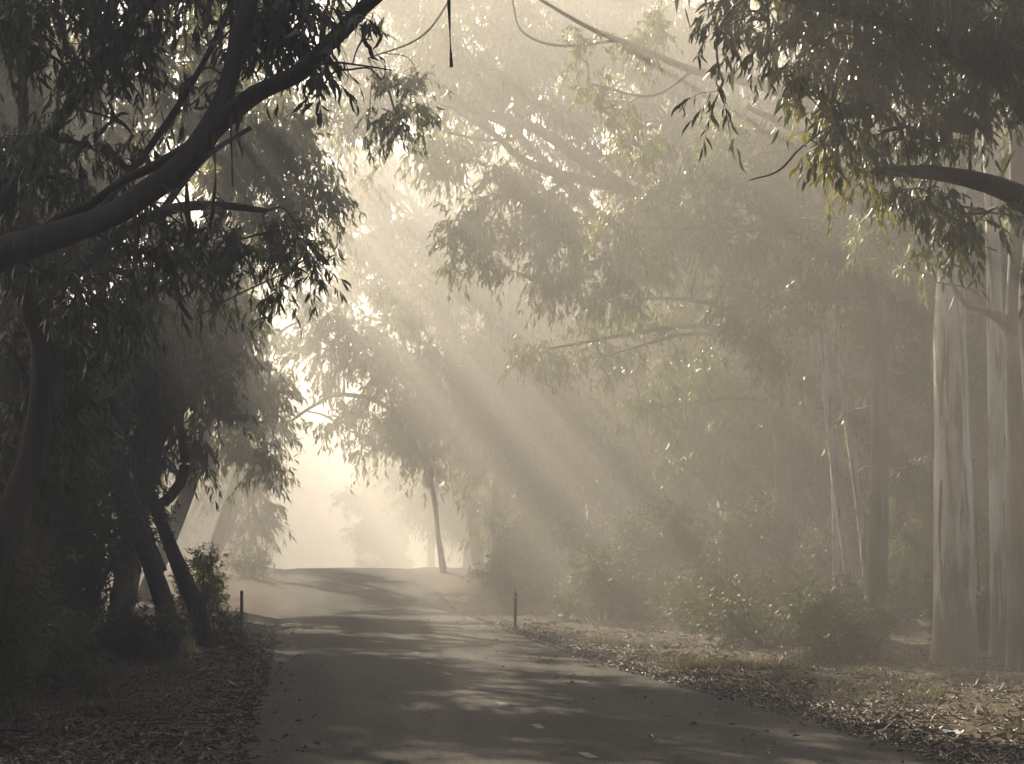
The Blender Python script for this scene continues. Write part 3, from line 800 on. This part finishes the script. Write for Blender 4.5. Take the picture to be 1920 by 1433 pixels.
tree('dim grey trunk rising behind the leaves left of the thick smooth trunk',
     stems=[[(*P(1700, 1190, 35), 0.30), pp(1690, 1000, 35, 20), pp(1672, 800, 35, 18), pp(1650, 620, 35, 17), pp(1635, 450, 35, 15), pp(1630, 200, 35, 10), pp(1620, -50, 35, 6)]],
     clumps=[cp(1700, 640, 35, 80, 2.4), cp(1760, 780, 36, 80, 2.4), cp(1800, 560, 36, 90, 2.4), cp(1650, 330, 35, 120, 2.6), cp(1760, 420, 36, 90, 2.4), cp(1720, 920, 36, 70, 2.2), cp(1850, 700, 36, 80, 2.2), cp(1870, 900, 36, 60, 1.6), cp(1500, 150, 35, 130, 2.6), cp(1700, 130, 35, 150, 2.6)],
     leaf=0.26, sides=10, seed=29, twigs=False, fine=False)
tree('hazy leafy gum in the shadowed middle of the right-hand trees',
     stems=[[gp(13.2, 44, -0.2, 0.32), pp(1390, 900, 44, 16), pp(1400, 650, 44, 14), pp(1390, 400, 44, 11), pp(1380, 150, 44, 6)]],
     clumps=[cp(1380, 680, 44, 100, 2.8), cp(1280, 760, 44, 90, 2.8), cp(1460, 760, 44, 90, 2.8), cp(1400, 860, 44, 100, 2.8), cp(1300, 900, 45, 90, 2.6), cp(1500, 900, 45, 90, 2.6), cp(1420, 500, 44, 110, 2.6), cp(1280, 480, 44, 100, 2.4), cp(1400, 300, 44, 130, 2.6), cp(1440, 1010, 45, 80, 2.4)],
     leaf=0.32, sides=10, seed=30, twigs=False, fine=False)
tree('hazy gum beside the road on the right, just before the crest',
     stems=[[gp(8.2, 58, -0.2, 0.30), pp(930, 950, 58, 10), pp(940, 780, 58, 9), pp(950, 600, 58, 7), pp(960, 350, 58, 4)]],
     clumps=[cp(900, 780, 58, 80, 3.0), cp(980, 720, 58, 90, 3.0), cp(1040, 820, 58, 90, 3.0), cp(960, 860, 58, 70, 2.8), cp(1080, 700, 59, 90, 2.8), cp(1100, 920, 58, 80, 2.8), cp(1010, 950, 58, 60, 2.4), cp(900, 640, 59, 70, 2.4), cp(1000, 560, 59, 100, 2.4), cp(960, 420, 59, 100, 2.2), cp(1080, 500, 60, 100, 2.4), cp(860, 520, 59, 60, 1.8)],
     leaf=0.38, K=10, sides=8, seed=31, twigs=False, fine=False)

tree('misty gum arching high over the road just past the crest on the right',
     stems=[[gp(8.8, 70, -0.2, 0.34), pp(880, 900, 70, 9), pp(860, 700, 70, 8), pp(820, 520, 70, 6), pp(780, 400, 70, 5), pp(740, 300, 70, 3)]],
     limbs=[[pp(830, 560, 70, 4), pp(740, 470, 69, 4), pp(660, 430, 68, 2.5)], [pp(790, 420, 70, 3), pp(700, 330, 69, 2.5), pp(650, 300, 69, 1.5)]],
     clumps=[cp(705, 490, 69, 46, 2.2), cp(765, 500, 69, 46, 2.2), cp(660, 520, 68, 34, 2.0), cp(760, 330, 70, 60, 2.6), cp(700, 300, 69, 44, 2.6), cp(740, 430, 69, 55, 2.6), cp(670, 450, 68, 46, 2.6), cp(650, 350, 68, 44, 2.6), cp(690, 370, 69, 44, 2.6), cp(720, 540, 69, 60, 1.8), cp(640, 530, 68, 36, 1.3), cp(830, 400, 71, 70, 2.6), cp(820, 560, 70, 60, 2.6), cp(860, 270, 71, 70, 2.3)],
     leaf=0.42, K=10, sides=8, seed=32, twigs=False, fine=False)
tree('misty gum leaning over the road just past the crest on the left',
     stems=[[gp(-3.6, 60, -0.2, 0.32), pp(440, 900, 60, 9), pp(470, 740, 60, 8), pp(500, 620, 60, 6), pp(530, 520, 59, 5), pp(560, 400, 58, 4), pp(590, 260, 57, 2.5)]],
     limbs=[[pp(480, 680, 60, 4), pp(530, 620, 60, 3), pp(570, 600, 60, 2)]],
     clumps=[cp(540, 540, 60, 40, 1.5), cp(560, 600, 60, 34, 1.5), cp(500, 600, 61, 45, 1.7), cp(480, 680, 61, 45, 1.7), cp(590, 480, 60, 34, 1.4), cp(600, 330, 58, 36, 2.0), cp(560, 400, 58, 32, 1.8), cp(640, 250, 57, 34, 1.8), cp(650, 420, 58, 30, 1.8), cp(580, 220, 57, 36, 1.8), cp(690, 330, 58, 30, 1.7), cp(620, 560, 59, 26, 1.5), cp(700, 210, 57, 30, 1.7)] + [h for h in HIGH if 50 <= h[0][1] < 60],
     leaf=0.4, K=10, sides=8, seed=33, twigs=False, fine=False)
tree('hazy gum spreading across the top centre of the picture',
     stems=[[gp(12.2, 46, -0.2, 0.34), pp(1255, 900, 46, 15), pp(1230, 650, 45.5, 13), pp(1120, 420, 44.5, 11), pp(960, 240, 43, 8), pp(850, 80, 43, 5), pp(820, -60, 43, 3)]],
     limbs=[[pp(960, 240, 43, 6), pp(840, 180, 42.5, 4), pp(760, 90, 42, 3), pp(690, 40, 41.5, 2)], [pp(1100, 400, 44.3, 6), pp(1080, 200, 43, 5), pp(1100, 40, 43, 3)]],
     clumps=[cp(720, 60, 42, 55, 1.8), cp(800, 30, 42.5, 70, 2.1), cp(900, 60, 43, 80, 2.4), cp(820, 150, 42.5, 60, 1.8), cp(1000, 80, 43, 90, 2.7), cp(1100, 60, 43, 90, 2.7), cp(930, 190, 43, 70, 2.1), cp(760, -50, 42, 90, 2.4), cp(960, -60, 43, 110, 2.7), cp(1130, 180, 43, 90, 2.7), cp(660, 30, 41.5, 34, 1.4), cp(1000, 140, 45, 60, 1.8), cp(920, 120, 45, 55, 1.8), cp(1060, 200, 45, 55, 1.8), cp(850, 210, 45, 45, 1.6), cp(1180, -10, 44, 110, 2.4), cp(1080, -70, 43.5, 120, 2.4), cp(860, -30, 43, 90, 2.2), cp(1280, 60, 45, 120, 2.4), cp(960, 120, 43.6, 80, 2.2), cp(1080, 290, 43, 80, 2.7), cp(860, 300, 43, 60, 2.1), cp(640, 140, 41.5, 45, 3.2), cp(705, 195, 41.8, 52, 3.4), cp(625, 225, 41.5, 36, 3.2), cp(775, 260, 42, 52, 3.2), cp(700, 110, 41.8, 52, 3.2), cp(800, 90, 42.3, 60, 3.2), cp(690, 10, 41.5, 55, 2.8), cp(760, 170, 42, 50, 2.8)],
     leaf=0.32, K=12, sides=8, seed=34, twigs=False, fine=False)

# -- trees further away: a few shapes, each placed several times
PROTO = {}


def proto_tree(key, H, lean, seed, spread, bark, low=0.2):
    """an upright gum of height H with limbs and foliage masses built about its own foot"""
    rng = np.random.default_rng(seed)
    st = [(0, 0, -0.3, 0.36), (0.05 + lean * 0.1, 0, H * 0.18, 0.29), (lean * 0.35, 0.2, H * 0.45, 0.22), (lean * 0.8, -0.2, H * 0.72, 0.14), (lean, 0.1, H * 0.95, 0.05)]
    lim, cl = [], []
    for q in range(9):
        h = H * (low + (0.92 - low) * (q + rng.uniform(0, 0.8)) / 9)
        an = rng.uniform(0, 6.283)
        R = spread * (1.0 - 0.45 * abs(h / H - 0.5)) * rng.uniform(0.65, 1.1)
        b = np.array([lean * h / H * 0.9, 0, h * 0.9])
        e = np.array([lean * h / H + math.cos(an) * R, math.sin(an) * R, h + R * 0.35])
        mid = (b + e) / 2 + np.array([0, 0, R * 0.12])
        lim.append([(*b, 0.10), (*mid, 0.06), (*e, 0.03)])
        cl.append((e, (spread * 0.42, spread * 0.42, spread * 0.34), 2.7))
        cl.append(((b + e) / 2 + rng.normal(0, 0.8, 3), (spread * 0.36, spread * 0.36, spread * 0.28), 2.3))
    cl.append((np.array([lean, 0, H]), (spread * 0.4, spread * 0.4, spread * 0.35), 2.6))
    r = tree('proto', [st], lim, cl, leaf=0.45, K=10, bark=bark, sides=8, fine=False, twigs=False, seed=seed)
    PROTO[key] = [r, 0]


proto_tree('a', 20, 1.0, 41, 4.2, M_BARK)
proto_tree('b', 20.5, -0.8, 42, 3.8, M_BARK_DARK, 0.28)
proto_tree('c', 17, 0.4, 43, 4.6, M_BARK, 0.12)
proto_tree('d', 14, -0.3, 44, 3.9, M_BARK_DARK, 0.06)


def place(key, x, y, rot, sc, label, group):
    root, used = PROTO[key]
    if used == 0:
        r = root
    else:
        r = root.copy(); COL.objects.link(r)
        for ch in root.children:
            c = ch.copy(); COL.objects.link(c); c.parent = r
    PROTO[key][1] += 1
    r.location = (x, y, float(gz(x, y)))
    r.rotation_euler = (0, 0, rot)
    r.scale = (sc, sc, sc)
    r['label'] = label
    r['group'] = group
    return r


FAR = [
    ('d', -8.0, 30, 2.2, 0.6, 'left', 'dark low backing tree left of the leaning twin stems'),
    ('c', -9.2, 33, 0.8, 0.95, 'left', 'tall dark backing tree at the left edge beyond the S-bent trunk'),  # added to keep the sun off the near left side
    ('a', -7.4, 46, 2.0, 0.85, 'left', 'hazy backing tree behind the ragged crown on the left'),
    ('b', -8.5, 24, 4.0, 0.9, 'left', 'tall dark tree behind the S-bent trunk'),
    ('c', -8.6, 82, 1.0, 0.8, 'left', 'misty gum on the left, first beyond the crest'),
    ('a', -8.4, 106, 2.9, 0.8, 'left', 'misty gum on the left, second beyond the crest'),
    ('c', -7.8, 122, 5.0, 1.0, 'left', 'faint misty gum on the left, third beyond the crest'),
    ('a', -7.8, 150, 3.3, 1.0, 'left', 'very faint gum on the left near the end of the avenue'),
    ('a', 10.6, 72, 4.1, 1.0, 'right', 'misty gum on the right, first beyond the crest'),
    ('c', 10.8, 92, 0.7, 1.0, 'right', 'misty gum on the right, second beyond the crest'),
    ('b', 10.6, 115, 2.0, 1.0, 'right', 'faint misty gum on the right, third beyond the crest'),
    ('a', 10.6, 145, 5.2, 1.0, 'right', 'very faint gum on the right near the end of the avenue'),
    ('b', 15.5, 50, 3.0, 1.0, 'right', 'tall hazy backing gum above the middle of the right-hand trees'),
    ('c', 19.0, 40, 1.3, 1.0, 'right', 'broad backing gum behind the thin leaning stems'),
    ('d', 16.6, 36, 5.5, 0.9, 'right', 'low bushy tree behind the thin leaning stems'),
    ('a', 22.5, 46, 2.6, 1.05, 'right', 'tall backing gum behind the thick smooth trunk'),
    ('d', 12.4, 64, 1.1, 1.0, 'right', 'low bushy hazy tree on the right near the crest'),
    ('c', 17.5, 66, 3.9, 1.1, 'right', 'broad misty gum deep behind the right-hand trees'),
    ('b', 25.0, 60, 0.2, 1.05, 'right', 'tall misty gum deep behind the thick smooth trunk'),
    ('d', 14.0, 52, 2.4, 0.7, 'right', 'small bushy tree low in the shade of the right-hand trees'),
    ('d', 17.5, 28, 4.4, 0.75, 'right', 'dark bushy understorey tree behind the pale trunks'),
    ('d', 15.5, 84, 0.3, 1.1, 'right', 'misty bushy tree in the far backing row, leftmost on the right side'),
    ('d', 21.5, 82, 1.9, 1.15, 'right', 'misty bushy tree in the far backing row, under the broad gum'),
    ('d', 27.5, 80, 3.1, 1.15, 'right', 'misty bushy tree in the far backing row, behind the thin leaning stems'),
    ('d', 33.5, 80, 4.6, 1.2, 'right', 'misty bushy tree in the far backing row, behind the thick smooth trunk'),
    ('d', 39.5, 82, 5.7, 1.2, 'right', 'misty bushy tree in the far backing row, at the right edge'),
    ('d', -6.9, 34, 0.9, 0.55, 'left', 'dark low tree filling the gap behind the left-hand shrubs'),
    ('d', -5.0, 122, 1.2, 0.85, 'left', 'faint low tree at the left of the far bright opening'),
    ('d', 8.0, 128, 2.7, 0.9, 'right', 'faint low tree at the right of the far bright opening'),
    ('d', -14, 46, 3.7, 1.1, 'left', 'dark bushy understorey tree deep on the left'),
]
for key, x, y, rot, sc, side, lab in FAR:
    place(key, x, y, rot, sc, lab, 'background gums on the %s of the road' % side)


# -- unseen wood added behind and beside the viewpoint to block skylight
rng = np.random.default_rng(91)
lf, tw = Acc(), Acc()
for q in range(70):
    if q < 36:
        c = np.array([rng.uniform(-24, 26), rng.uniform(-13, -6), rng.uniform(1.5, 17)])
    elif q < 52:
        c = np.array([rng.uniform(-14, -6.5), rng.uniform(-7, 8), rng.uniform(2, 15)])
    else:
        c = np.array([rng.uniform(9.5, 17), rng.uniform(-7, 7), rng.uniform(2, 15)])
    R = rng.uniform(2.2, 3.2)
    foot = np.array([c[0] + rng.normal(0, 0.8), c[1], float(gz(c[0], c[1])) - 0.2])
    tube(tw, spline([foot, (foot + c) / 2 + rng.normal(0, 0.3, 3), c], 8), np.linspace(0.2, 0.05, 8), 6)
    clump(lf, tw, c, (R, R, R * 0.8), 0.9, 0.8, 10, rng, False, False)
for o in (lf.build('unseen_wood', M_LEAF_DARK, smooth=False, stuff=True), tw.build('unseen_wood_stems', M_BARK_DARK, stuff=True)):
    o['label'] = 'unseen gum wood added behind the viewpoint to block skylight'
    o['category'] = 'unseen_wood'

# ------------------------------------------------------------------ shrubs
def shrub(label, x, y, w, h, seed, leaf=0.10, lai=3.0, mat=None, group='roadside shrubs', wide=0.26, droop=0.15):
    rng = np.random.default_rng(seed)
    mat = mat or M_SHRUB
    z = float(gz(x, y))
    root = empty('shrub', (x, y, z), label, 'shrub', group)
    st = Acc(); lf = Acc()
    n = max(9, int(9 * w / max(h, 0.3)))
    for q in range(n):
        an = rng.uniform(0, 6.283); R = w * 0.5 * math.sqrt(rng.uniform(0, 1))
        top = np.array([math.cos(an) * R, math.sin(an) * R, h * rng.uniform(0.25, 1.0)])
        tube(st, spline([np.array([top[0] * 0.25, top[1] * 0.25, -0.08]), top * np.array([0.6, 0.6, 0.5]) + rng.normal(0, 0.05, 3), top], 6), np.linspace(0.025, 0.008, 6) * max(h, 0.6), 5)
        clump(lf, st, top, (w * 0.15, w * 0.15, h * 0.22), lai * 0.8, leaf, 9, rng, True, False, wide, None, droop)
    st.build('stems', M_TWIG, root, stuff=True)
    lf.build('crown', mat, root, smooth=False, stuff=True)
    return root


SHRUBS = [
    ('dark leafy shrub under the S-bent trunk', -3.7, 14.6, 2.6, 2.6), ('dark wide shrub left of the leaning twin stems', -4.0, 18.8, 3.0, 3.0),
    ('dark tall shrub at the left edge above the litter', -3.5, 12.9, 1.9, 1.8), ('dark shrub against the foot of the leaning twin stems', -3.3, 22.0, 2.0, 2.4),
    ('low dark undergrowth in front of the leaning twin stems', -2.5, 21.4, 1.5, 0.6), ('low dark undergrowth at the left end of the leaf bank', -3.0, 17.0, 1.8, 0.8), ('low dim undergrowth right of the leaning twin stems', -1.35, 25.6, 1.0, 0.5),
    ('small sunlit yellowish shrub right of the leaning twin stems', -1.75, 26.5, 0.8, 1.5), ('low hazy shrub by the left guide post', -2.2, 33, 0.9, 0.4),
    ('pale hazy shrub at the left end of the crest', -1.7, 54, 1.2, 0.7), ('low hazy shrub far down the left verge', -2.6, 44, 1.2, 0.6),
    ('dark shrub deep behind the leaning twin stems', -5.2, 27, 3.0, 3.0),
    ('ragged hazy undergrowth shrub beside the right guide post', 7.4, 34.5, 2.2, 1.3), ('ragged tall undergrowth shrub under the overhanging tree', 8.0, 46, 3.2, 2.6), ('ragged dim undergrowth shrub left of the round shrubs', 9.4, 30, 2.6, 1.0), ('ragged tall shrub behind the right guide post', 9.2, 38, 3.2, 2.8),
    ('low hazy shrub right of the right guide post', 8.6, 40, 2.0, 0.9), ('hazy shrub on the right before the crest', 8.2, 52, 2.8, 1.0),
    ('broad dim shrub in the shade right of the road', 10.4, 33, 2.6, 1.2), ('dim shrub below the thin leaning stems', 12.0, 29, 2.6, 0.8),
    ('brownish shrub against the foot of the thick smooth trunk', 8.0, 20.6, 1.0, 0.7), ('dark shrub left of the thick smooth trunk', 8.6, 22.5, 1.5, 0.8),
    ('broad low shrub behind the strip of bright grass', 8.8, 26, 2.4, 0.7), ('dim shrub between the smooth trunk and the right edge', 11.4, 23, 1.8, 1.5),
    ('tall dim shrub under the bare fanning limbs', 11.6, 38, 3.4, 2.6), ('hazy round shrub deep among the right-hand trees', 14.5, 36, 3.0, 2.4),
]
for q, (lab, x, y, w, h) in enumerate(SHRUBS):
    shrub(lab, x, y, w, h, 100 + q, lai=3.0 if y > 24 else 4.0, leaf=0.08 if 'sunlit' in lab else 0.10 if y < 24 else 0.15, mat=M_LEAF_LIT if 'sunlit' in lab else None)  # the sunlit shrub's look comes from its lighter leaf colour


# ------------------------------------------------------------------ guide posts
def guide_post(label, px, py, w=0.062, h=0.92, Y=30, tilt=0.0):
    p = P(px, py, Y)
    x, y = float(p[0]), Y
    z = float(gz(x, y))
    root = empty('guide_post', (x, y, z), label, 'guide post', 'roadside guide posts')
    root.rotation_euler = (0, tilt, 0)
    a = Acc()
    c = 0.012
    hw = w / 2
    prof = np.array([(-hw + c, -hw), (hw - c, -hw), (hw, -hw + c), (hw, hw - c), (hw - c, hw), (-hw + c, hw), (-hw, hw - c), (-hw, -hw + c)])
    zs = [(-0.25, 1), (h - 0.03, 1), (h, 0.75)]
    V = np.concatenate([np.column_stack([prof * s, np.full(8, zz)]) for zz, s in zs] + [np.array([[0, 0, h + 0.004]])])
    k = np.arange(8)
    Q = np.concatenate([np.stack([k + l * 8, (k + 1) % 8 + l * 8, (k + 1) % 8 + l * 8 + 8, k + l * 8 + 8], -1) for l in range(2)])
    a.add(V, np.stack([k + 16, (k + 1) % 8 + 16, np.full(8, 24)], -1), Q)
    a.build('post', M_POST, root, smooth=False)
    b = Acc()
    an = np.linspace(0, 2 * np.pi, 12, endpoint=False)
    ring = np.column_stack([0.028 * np.cos(an), np.full(12, -hw - 0.006), h - 0.12 + 0.028 * np.sin(an)])
    ring2 = ring + np.array([0, 0.008, 0])
    V = np.vstack([ring, ring2, [[0, -hw - 0.007, h - 0.12]]])
    k = np.arange(12)
    b.add(V, np.stack([k, (k + 1) % 12, np.full(12, 24)], -1), np.stack([k, k + 12, (k + 1) % 12 + 12, (k + 1) % 12], -1))
    b.build('reflector', M_REFLECT, root, smooth=False)


guide_post('dark guide post standing in the litter on the right verge', 966, 1185, Y=31.5, tilt=0.01)
guide_post('faint guide post in the haze on the left verge', 453, 1195, Y=29.5, tilt=-0.02)


# ------------------------------------------------------------------ litter and grass on the verges
def verge_pts(rng, n, side, y0, y1, spread, edge=0.0, pw=1.6):
    y = y0 * (y1 / y0) ** rng.uniform(0, 1, n)
    e = np.abs(rng.normal(0, spread, n)) if pw is None else spread * rng.uniform(0, 1, n) ** pw
    x = road_r(y) + edge + e if side > 0 else ROAD_L - edge - e
    on = (x > ROAD_L) & (x < road_r(y))
    z = np.where(on, road_h(x, y), gz(x, y))
    return np.stack([x, y, z], -1)


def litter(name, label, side, n, y0, y1, spread, L, seed, edge=-0.25, pw=1.6, tilt=0.28, fold=0.10, cat='leaf litter', wide=0.24):
    rng = np.random.default_rng(seed)
    p = verge_pts(rng, n, side, y0, y1, spread, edge, pw)
    dr = 0.5 + 0.25 * np.sin(p[:, 0] * 2.1 + p[:, 1] * 0.8 + seed) + 0.25 * np.sin(p[:, 0] * 4.7 - p[:, 1] * 1.9) + 0.2 * np.sin(p[:, 1] * 3.3 + seed)
    p = p[rng.uniform(0, 1, n) < np.clip(0.25 + dr, 0.12, 1)]
    n = len(p)
    p[:, 2] += rng.uniform(0.004, 0.03, n)
    an = rng.uniform(0, 6.283, n)
    ax = unit(np.stack([np.cos(an), np.sin(an), rng.normal(0, tilt, n)], -1))
    a = Acc()
    LL = L * rng.uniform(0.5, 1.3, n)
    # lay the blades nearly flat
    bvec = unit(np.cross(ax, unit(np.array([0, 0, 1.0]) + rng.normal(0, tilt, (n, 3)))))
    cvec = np.cross(ax, bvec)
    Wd = LL * wide
    m1 = p + ax * (LL * 0.45)[:, None] + cvec * (rng.normal(0, fold, n) * LL)[:, None] + bvec * (rng.normal(0, 0.06, n) * LL)[:, None] + np.array([0, 0, 0.01])
    tip = p + ax * LL[:, None]
    V = np.stack([p, m1 - bvec * Wd[:, None] * 0.5, tip, m1 + bvec * Wd[:, None] * 0.5], 1)
    b = np.arange(n)[:, None] * 4
    a.add(V, np.concatenate([b + np.array([[0, 1, 2]]), b + np.array([[0, 2, 3]])]))
    o = a.build(name, M_LITTER, smooth=False, stuff=True)
    o['label'] = label
    o['category'] = cat


litter('leaf_litter', 'dry gum leaves and bark scattered along the right road edge', 1, 50000, 9, 48, 7.0, 0.068, 51, edge=-0.28, pw=1.6)
litter('leaf_litter', 'dark fallen leaves and bark strewn over the left verge', -1, 26000, 8.5, 36, 2.8, 0.068, 52, edge=-0.14, pw=1.3)
litter('leaf_crumbs', 'fine broken leaf bits banked against the right edge of the asphalt', 1, 16000, 9, 34, 0.9, 0.045, 53, edge=-0.45, pw=1.2, cat='leaf litter', wide=0.5)
litter('leaf_scatter', 'sparse single leaves lying on the asphalt near its right edge', 1, 420, 9, 40, 2.6, 0.09, 56, edge=-2.6, pw=0.5)
litter('leaf_scatter', 'sparse single leaves lying on the asphalt near its left edge', -1, 260, 9, 36, 0.9, 0.09, 57, edge=-0.9, pw=0.6)
litter('long_leaf_litter', 'long curled gum leaves lying on top of the right verge litter', 1, 5000, 9, 34, 5.5, 0.15, 58, edge=-0.35, pw=1.3, tilt=0.35, wide=0.15)
litter('long_leaf_litter', 'long curled gum leaves lying on top of the left verge litter', -1, 4000, 8.5, 28, 2.8, 0.15, 59, edge=-0.12, pw=1.1, tilt=0.35, wide=0.15)
litter('bark_litter', 'long shed bark ribbons lying across the right verge', 1, 1300, 9, 34, 5.0, 0.36, 54, edge=0.0, pw=1.0, tilt=0.07, fold=0.025, wide=0.05)
litter('bark_litter', 'long shed bark ribbons lying across the left verge', -1, 1300, 8.5, 24, 2.8, 0.36, 55, edge=0.0, pw=0.9, tilt=0.07, fold=0.025, wide=0.05)


def grass(label, side, n, y0, y1, spread, L, seed, edge, patches):
    rng = np.random.default_rng(seed)
    p = []
    for q in range(patches):
        c = verge_pts(rng, 1, side, y0, y1, spread, edge, 1.0)[0]
        k = int(n / patches * rng.uniform(0.4, 1.6))
        xy = c[:2] + rng.normal(0, 1, (k, 2)) * np.array([0.16, 0.25]) * rng.uniform(0.6, 1.8)
        p.append(np.column_stack([xy, gz(xy[:, 0], xy[:, 1])]))
    p = np.concatenate(p)
    p = p[(p[:, 0] < ROAD_L - 0.05) | (p[:, 0] > road_r(p[:, 1]) + 0.05)]
    nn = len(p)
    ax = unit(np.array([0, 0, 1.0]) + rng.normal(0, 0.33, (nn, 3)))
    a = Acc()
    LL = L * rng.uniform(0.4, 1.3, nn)
    leaves(a, p - np.array([0, 0, 0.01]), ax, LL, LL * 0.06 + 0.003, rng, True)
    o = a.build('grass', M_GRASS, smooth=False, stuff=True)
    o['label'] = label
    o['category'] = 'grass'


grass('green grass tufts among the litter on the right verge', 1, 3200, 10, 40, 4.5, 0.16, 61, 0.6, 46)
grass('dim grass tufts at the foot of the trees on the left verge', -1, 3000, 14, 34, 2.2, 0.18, 62, 0.8, 44)

# strip of brighter grass under the right-hand trees
rng = np.random.default_rng(63)
n = 2600
c0 = P(1370, 1268, 20.6)
xy = np.column_stack([rng.normal(c0[0], 0.55, n), rng.normal(20.6, 0.7, n)])
a = Acc()
LL = 0.13 * rng.uniform(0.4, 1.3, n)
leaves(a, np.column_stack([xy, gz(xy[:, 0], xy[:, 1]) - 0.01]), unit(np.array([0, 0, 1.0]) + rng.normal(0, 0.3, (n, 3))), LL, LL * 0.06 + 0.003, rng)
o = a.build('grass', M_GRASS, smooth=False, stuff=True)
o['label'] = 'bright patch of short grass under the trees on the right'
o['category'] = 'grass'


# fallen sticks
def stick(label, p0, p1, r, seed, lift=0.02):
    rng = np.random.default_rng(seed)
    q0 = P(*p0); q1 = P(*p1)
    for q in (q0, q1):
        if len(p0) == 3:
            q[2] = max(q[2], float(gz(q[0], q[1])) + r * 0.6)
    root = empty('fallen_branch', q0, label, 'branch', 'fallen sticks on the verges')
    a = Acc()
    d = q1 - q0
    pts = spline([np.zeros(3), d * 0.35 + rng.normal(0, 0.02, 3), d * 0.7 + rng.normal(0, 0.02, 3), d], 9)
    tube(a, pts, np.linspace(r, r * 0.5, 9), 7, 0.12, rng)
    a.build('stem', M_STICK, root)
    b = Acc()
    s = pts[5]
    tube(b, spline([s, s + d * 0.12 + rng.normal(0, 0.03, 3) + np.array([0, 0, 0.03]), s + d * 0.2 + np.array([0.03, 0.03, 0.07])], 5), np.linspace(r * 0.4, r * 0.2, 5), 5)
    b.build('side_twig', M_STICK, root)


stick('pale straight stick lying on the right verge, nearer of a slanting pair', (1444, 1320, 16.4), (1472, 1299, 17.2), 0.014, 71)
stick('pale long stick lying on the right verge, farther of a slanting pair', (1425, 1310, 16.8), (1476, 1291, 17.6), 0.013, 72)
stick('long pale stick lying in the heap of litter at the right road edge', (1632, 1357, 14.2), (1695, 1342, 14.8), 0.016, 73)
stick('thin stick standing aslant in front of the pale trunks', (1868, 1303, 17.2), (1850, 1265, 17.4), 0.012, 74)
stick('short pale stick on the right verge near the bright grass', (1233, 1272, 18.6), (1262, 1282, 18.6), 0.012, 75)
stick('bark-stripped stick lying at the bottom right corner', (1850, 1412, 12.0), (1912, 1388, 12.6), 0.016, 76)
stick('pale curved stick on the dark left verge below the leaning stems', (285, 1279, 18.7), (308, 1284, 18.6), 0.012, 77)
stick('dark broken stick across the litter at the bottom left', (120, 1405, 12.2), (190, 1388, 12.8), 0.016, 78)


# white scraps
def scrap(label, px, py, Y, s, seed):
    rng = np.random.default_rng(seed)
    p = P(px, py, Y)
    p[2] = float(gz(p[0], p[1])) + 0.01
    g = np.linspace(-1, 1, 6)
    X, Yy = np.meshgrid(g, g)
    Zz = np.abs(rng.normal(0, 0.22, X.shape)) + 0.35 * (X * Yy) ** 2 + 0.12
    X = X + rng.normal(0, 0.09, X.shape); Yy = Yy + rng.normal(0, 0.09, X.shape)
    top = np.stack([X, Yy, Zz], -1).reshape(-1, 3) * s
    bot = top - np.array([0, 0, 0.004])
    i, j = np.meshgrid(np.arange(5), np.arange(5), indexing='ij')
    Q = np.stack([i * 6 + j, i * 6 + j + 1, (i + 1) * 6 + j + 1, (i + 1) * 6 + j], -1).reshape(-1, 4)
    a = Acc(); a.add(np.vstack([top, bot]), None, np.vstack([Q, Q[:, ::-1] + 36]))
    o = a.build('crumpled_scrap', M_PAPER, smooth=False)
    o.location = tuple(p)
    o.rotation_euler = (0, 0, rng.uniform(0, 6))
    o['label'] = label
    o['category'] = 'litter'
    o['group'] = 'pale scraps on the right verge'


scrap('largest crumpled white scrap in the litter at the lower right', 1787, 1397, 12.5, 0.075, 81)
scrap('small white scrap left of the largest white scrap', 1735, 1384, 12.9, 0.04, 82)
scrap('pale scrap among the bark above the white scraps', 1713, 1352, 14.2, 0.05, 83)
scrap('tiny pale scrap right of the grass tuft at lower right', 1858, 1334, 15.0, 0.035, 84)

# ------------------------------------------------------------------ haze
m = bpy.data.materials.new('morning_haze')
m.use_nodes = True
N = m.node_tree.nodes
for nd in list(N):
    if nd.type != 'OUTPUT_MATERIAL':
        N.remove(nd)
pv = N.new('ShaderNodeVolumePrincipled')
pv.inputs['Color'].default_value = (0.97, 0.945, 0.885, 1)
pv.inputs['Density'].default_value = HAZE_DENSITY
pv.inputs['Anisotropy'].default_value = HAZE_G
m.node_tree.links.new(pv.outputs['Volume'], N['Material Output'].inputs['Volume'])
x0, x1, y0, y1, z0, z1 = -59, 69, -20, 258, -8, 25.6
V = [(x, y, z) for z in (z0, z1) for x, y in ((x0, y0), (x1, y0), (x1, y1), (x0, y1))]
a = Acc()
a.add(V, None, [[0, 3, 2, 1], [4, 5, 6, 7], [0, 1, 5, 4], [1, 2, 6, 5], [2, 3, 7, 6], [3, 0, 4, 7]])
hz = a.build('haze', m, smooth=False)
hz['kind'] = 'stuff'
hz['label'] = 'warm sunlit morning haze filling the avenue'
hz['category'] = 'haze'
print('TRIS', sum(len(me.polygons) for me in bpy.data.meshes), 'OBJ', len(bpy.data.objects))
